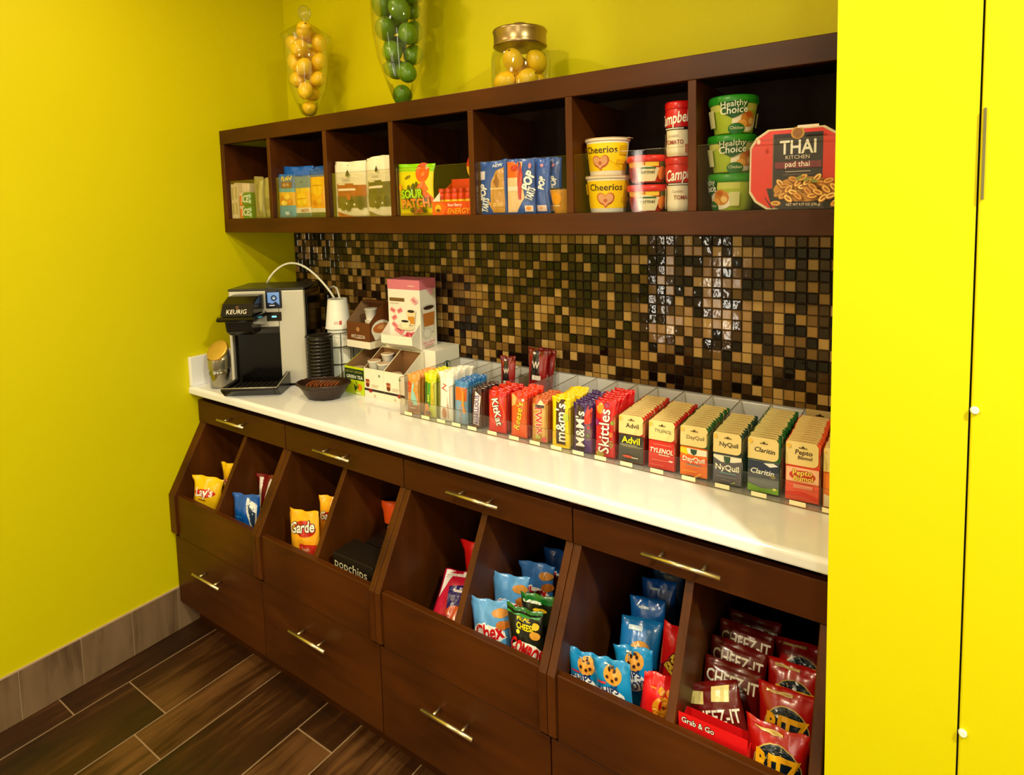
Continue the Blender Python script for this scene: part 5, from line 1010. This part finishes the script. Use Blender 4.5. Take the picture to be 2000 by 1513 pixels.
bsnack('chip_bag', 1.268, -0.345, 0.13, 0.19, 0.04, (206, 18, 20), -8, -8, 4, 0, seed=92, flare=.9, items=[E(.3, .55, .2, .26, (24, 20, 20)), E(.35, .58, .12, .16, (246, 240, 236)), Pg([(.6, .7), (1, .7), (1, 1), (.6, .98)], (236, 150, 30)), T('Y', -.2, .8, .1, (250, 230, 220))], label='red chip bag leaning against the divider in the fifth bin', cat='chip bag')
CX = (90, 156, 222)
C_IT = [E(-.0, .60, .44, .20, (240, 240, 236)), T('Chex', .05, .63, .34, (206, 24, 30), 10, .8, .03, .1, (250, 250, 250), .05), E(.65, .86, .2, .10, (206, 140, 60)), E(.78, .72, .16, .1, (190, 110, 40)), R(.2, .12, .8, .2, (40, 80, 160)), E(.7, .2, .15, .1, (216, 150, 70)), Pg([(-.9, .1), (-.9, .5), (-.7, .7), (-.75, .1)], (236, 226, 216))]
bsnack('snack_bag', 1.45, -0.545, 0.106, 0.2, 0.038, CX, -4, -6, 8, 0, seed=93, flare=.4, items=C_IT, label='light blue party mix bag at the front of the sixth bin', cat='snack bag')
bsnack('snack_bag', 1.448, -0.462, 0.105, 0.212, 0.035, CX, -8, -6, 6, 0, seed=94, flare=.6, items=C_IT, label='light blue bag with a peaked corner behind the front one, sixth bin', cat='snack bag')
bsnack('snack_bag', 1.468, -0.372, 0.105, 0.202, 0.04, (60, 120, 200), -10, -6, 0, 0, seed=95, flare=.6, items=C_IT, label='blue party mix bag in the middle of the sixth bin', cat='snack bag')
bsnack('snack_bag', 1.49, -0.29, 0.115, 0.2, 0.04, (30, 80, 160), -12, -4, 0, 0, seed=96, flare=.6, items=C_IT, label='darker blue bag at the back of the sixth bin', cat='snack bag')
K_IT = [T('REAL', .0, .90, .12, (246, 220, 20), 0, .5, .02), T('CHEESE', .1, .82, .14, (246, 220, 20), 0, .5, .03), E(-.3, .76, .05, .05, (250, 220, 40)), E(.1, .54, .46, .30, (244, 240, 230)), T('COMBOS', .1, .58, .34, (206, 24, 24), -18, .9, .05, .1), E(.65, .76, .14, .10, (214, 150, 50)), E(.7, .86, .09, .09, (230, 190, 40)), Pg([(-.95, .0), (-.4, .0), (-.7, .3)], (80, 150, 80)), R(-.9, .93, .9, .95, (40, 130, 50))]
bsnack('snack_bag', 1.56, -0.553, 0.096, 0.222, 0.03, (26, 26, 16), -3, -5, 6, 0, seed=97, flare=.1, items=K_IT, bands=[(.10, (60, 120, 60)), (.95, (26, 28, 16)), (2, (20, 100, 36))], label='black and green snack bag with red letters, front of the sixth bin', cat='snack bag')
bsnack('snack_bag', 1.558, -0.49, 0.1, 0.215, 0.03, (22, 40, 20), -5, -5, 6, 0, seed=98, flare=.3, bands=[(.9, (24, 30, 16)), (2, (20, 110, 40))], items=[R(-.9, .90, .2, .93, (230, 240, 230)), E(.1, .84, .2, .05, (236, 190, 30))], label='black bag with a green rim just behind the red lettered one', cat='snack bag')
A_IT = [E(.1, .84, .25, .22, (232, 160, 60))] + [E(.1 + q * .8, .84 + r * .8, .04, .04, (60, 26, 12)) for q, r in ((-.2, .07), (.15, .06), (.0, -.06), (.3, -.02), (-.35, -.02), (.05, .11))] + [E(-.1, .62, .42, .22, (248, 248, 250)), T('CHIPS', -.15, .69, .18, (24, 44, 110), 12, .62, .02), T('AHOY!', .05, .58, .18, (24, 44, 110), 12, .62, .02), R(-.7, .76, -.2, .78, (200, 40, 50)), R(-.3, .94, .0, .955, (220, 236, 246)), R(.4, .34, .7, .38, (200, 60, 70))]
SB = (22, 140, 210)
bsnack('cookie_bag', 1.716, -0.548, 0.086, 0.172, 0.032, SB, -5, -6, 4, 0, seed=101, flare=.3, items=A_IT, label='small sky blue cookie bag at the left side of the seventh bin', cat='cookie bag', group='sky blue cookie bags')
bsnack('cookie_bag', 1.793, -0.56, 0.088, 0.196, 0.03, SB, -2, -7, 0, 0, seed=102, flare=.4, items=A_IT, label='sky blue cookie bag standing front and centre in the seventh bin', cat='cookie bag', group='sky blue cookie bags')
bsnack('cookie_bag', 1.806, -0.49, 0.09, 0.18, 0.03, SB, -6, -6, 4, 0, seed=103, flare=.3, items=A_IT, label='sky blue cookie bag half hidden behind the centre one', cat='cookie bag', group='sky blue cookie bags')
bsnack('cookie_bag', 1.77, -0.44, 0.1, 0.175, 0.03, (20, 120, 200), -32, 2, 10, 0.012, seed=104, items=[E(.1, .60, .26, .22, (232, 160, 60)), E(0, .64, .04, .04, (60, 26, 12)), E(.2, .56, .04, .04, (60, 26, 12)), R(-.6, .84, .1, .90, (220, 236, 250))], label='blue cookie bag lying back in the middle of the seventh bin', cat='cookie bag', group='sky blue cookie bags')
for i in range(3): bsnack('cookie_bag', 1.768 + .002 * i, -.345 + .072 * i, .090, .185, .03, ((14, 100, 190), (10, 84, 180), (10, 80, 150))[i], -20, -4, 8, .0 + .01 * i, seed=105 + i, flare=.2, items=[R(-.5, .86, .1, .89, (220, 236, 250))], label='blue cookie bag in the file receding into the seventh bin', cat='cookie bag', group='blue cookie bags deep in the bin')
TR = (222, 24, 26)
D_IT = [E(.2, .66, .30, .30, (232, 150, 30)), E(.0, .84, .10, .10, (232, 150, 30)), E(.45, .84, .10, .10, (232, 150, 30)), E(.2, .68, .04, .04, (120, 60, 16)), T('TEDDY', .1, .44, .18, (250, 240, 220), -8, .7, .03), E(-.6, .3, .14, .14, (216, 150, 50)), R(-.6, .86, -.3, .88, (246, 130, 40))]
bsnack('cookie_bag', 1.856, -0.545, 0.078, 0.186, 0.035, TR, -4, 9, 20, 0, seed=111, flare=.1, items=D_IT, label='red bag with a golden bear-shaped biscuit, front right of the seventh bin', cat='cookie bag')
bsnack('cookie_bag', 1.83, -0.51, 0.06, 0.15, 0.025, TR, -8, 14, 14, 0, seed=112, items=[E(.0, .6, .26, .28, (216, 150, 50)), T('mini', .1, .30, .2, (240, 240, 250), -8, .6, .02)], label='small red biscuit bag leaning between the blue and red bags', cat='cookie bag')
bsnack('cookie_bag', 1.856, -0.43, 0.078, 0.212, 0.035, (200, 18, 20), -8, 7, 14, 0, seed=113, flare=.1, items=[T('BE', -.2, .62, .34, (226, 190, 60), 60, .6, .04, 0, (60, 16, 10)), E(.5, .4, .24, .2, (232, 150, 30)), R(-.7, .3, -.5, .32, (240, 140, 50))], label='taller red biscuit bag behind the bear one, against the divider', cat='cookie bag')
# eighth bin
def graytray():
    y = -.545; o = empty('grab_tray', (1.9925, y, FB(y)), .02); tag(o, 'bright red open cardboard tray resting at the front of the last bin', 'display box')
    RDc = card((224, 20, 24)); t = .0015; a, b, h = .066, .028, .163; m = MB()
    m.box(-a, a, -b, -b + t, 0, h, RDc); m.box(-a, a, b - t, b, 0, h - .03, RDc); m.box(-a, a, -b + t, b - t, 0, t, RDc)
    for s in (-1, 1): x0 = s * a; m.box(min(x0, x0 - s * t), max(x0, x0 - s * t), -b + t, b - t, t, h - .03, RDc)
    m.build('tray', o)
    art(o, [T('Grab & Go', -.42, .925, .085, (250, 244, 236), 0, .48, .01, 0, (30, 16, 16), .07)], lambda u, v, e: (u, -b - e, v), 2 * a, h, 'printed_front')
graytray()
CZ = (100, 12, 9)
Z_IT = [T('CHEEZ-IT', .0, .66, .19, (240, 232, 214), 0, .90, .02), Pg([(-.9, .1), (-.3, .06), (-.2, .34), (-.8, .4)], (226, 206, 130)), R(-.95, .06, .95, .08, (90, 8, 8))]
Z_IT2 = [T('CHEEZ-IT', .0, .40, .19, (240, 232, 214), 0, .90, .02), Pg([(-.95, .66), (-.3, .62), (-.25, .84), (-.9, .88)], (226, 206, 130)), Pg([(.0, .66), (.62, .64), (.7, .92), (.05, .90)], (232, 214, 140))]
def cheez(x, y, z, rx, ry, rz, lab, seed, w=.120, h=.100, it=Z_IT):
    bag('cracker_bag', w, h, .026, CZ, (x, y, z), (math.radians(rx), math.radians(ry), math.radians(rz)), seed=seed, items=it, waist=.02, label=lab, cat='cracker bag', group='dark red cracker bags')
cheez(1.990, -.498, .462, -30, -20, 10, 'dark red cracker bag slanting upward above the bright red tray', 121, it=Z_IT2)
cheez(1.987, -.432, .466, -24, 3, 5, 'dark red cracker bag in the middle of the last bin', 122)
cheez(1.987, -.385, .482, -24, 3, 5, 'dark red cracker bag just behind the middle one', 123)
cheez(1.990, -.325, .488, -24, 3, 5, 'dark red cracker bag with white letters deeper in the last bin', 124)
cheez(1.990, -.250, .470, -20, 3, 5, 'dark red cracker bag lost in shadow at the back of the last bin', 125)
bag('cracker_bag', .11, .12, .03, CZ, (1.988, -.47, FB(-.40) + .02), (math.radians(-72), 0, .1), seed=127, items=Z_IT, label='dark red cracker bag lying flat under the others', cat='cracker bag', group='dark red cracker bags')
RZ = (172, 14, 8)
R_IT = [E(.05, .60, .42, .42, (200, 170, 90)), E(.05, .60, .40, .40, (16, 30, 44)), T('RITZ', .05, .64, .34, (244, 176, 24), 0, .76, .05, .08), T('bits', .25, .36, .26, (244, 176, 24), 0, .5, .05, .08, (20, 16, 20), .05), E(-.75, .3, .12, .12, (206, 140, 60)), E(-.8, .1, .10, .10, (206, 140, 60)), R(-.7, .93, .2, .955, (220, 190, 120))]
def ritz(x, y, rx, ry, rz, dz, lab, seed, h=.190):
    bag('cracker_bag', .108, h, .04, RZ, (x, y, FB(y) + dz), (math.radians(rx), math.radians(ry), math.radians(rz)), seed=seed, items=R_IT, flare=.3, label=lab, cat='cracker bag', group='bright red cracker bags')
ritz(2.1065, -.548, -8, -1, 3, 0, 'bright red cracker bag with a navy circle and gold letters, front of the last bin', 131, .180)
ritz(2.1065, -.475, -20, -1, 3, .0, 'bright red foil cracker bag second in the last bin', 132, .185)
ritz(2.1065, -.395, -22, -1, 3, .0, 'bright red foil cracker bag third in the last bin', 133, .185)
ritz(2.1065, -.31, -24, -1, 3, .0, 'bright red foil cracker bag fourth, in deep shadow', 134, .180)
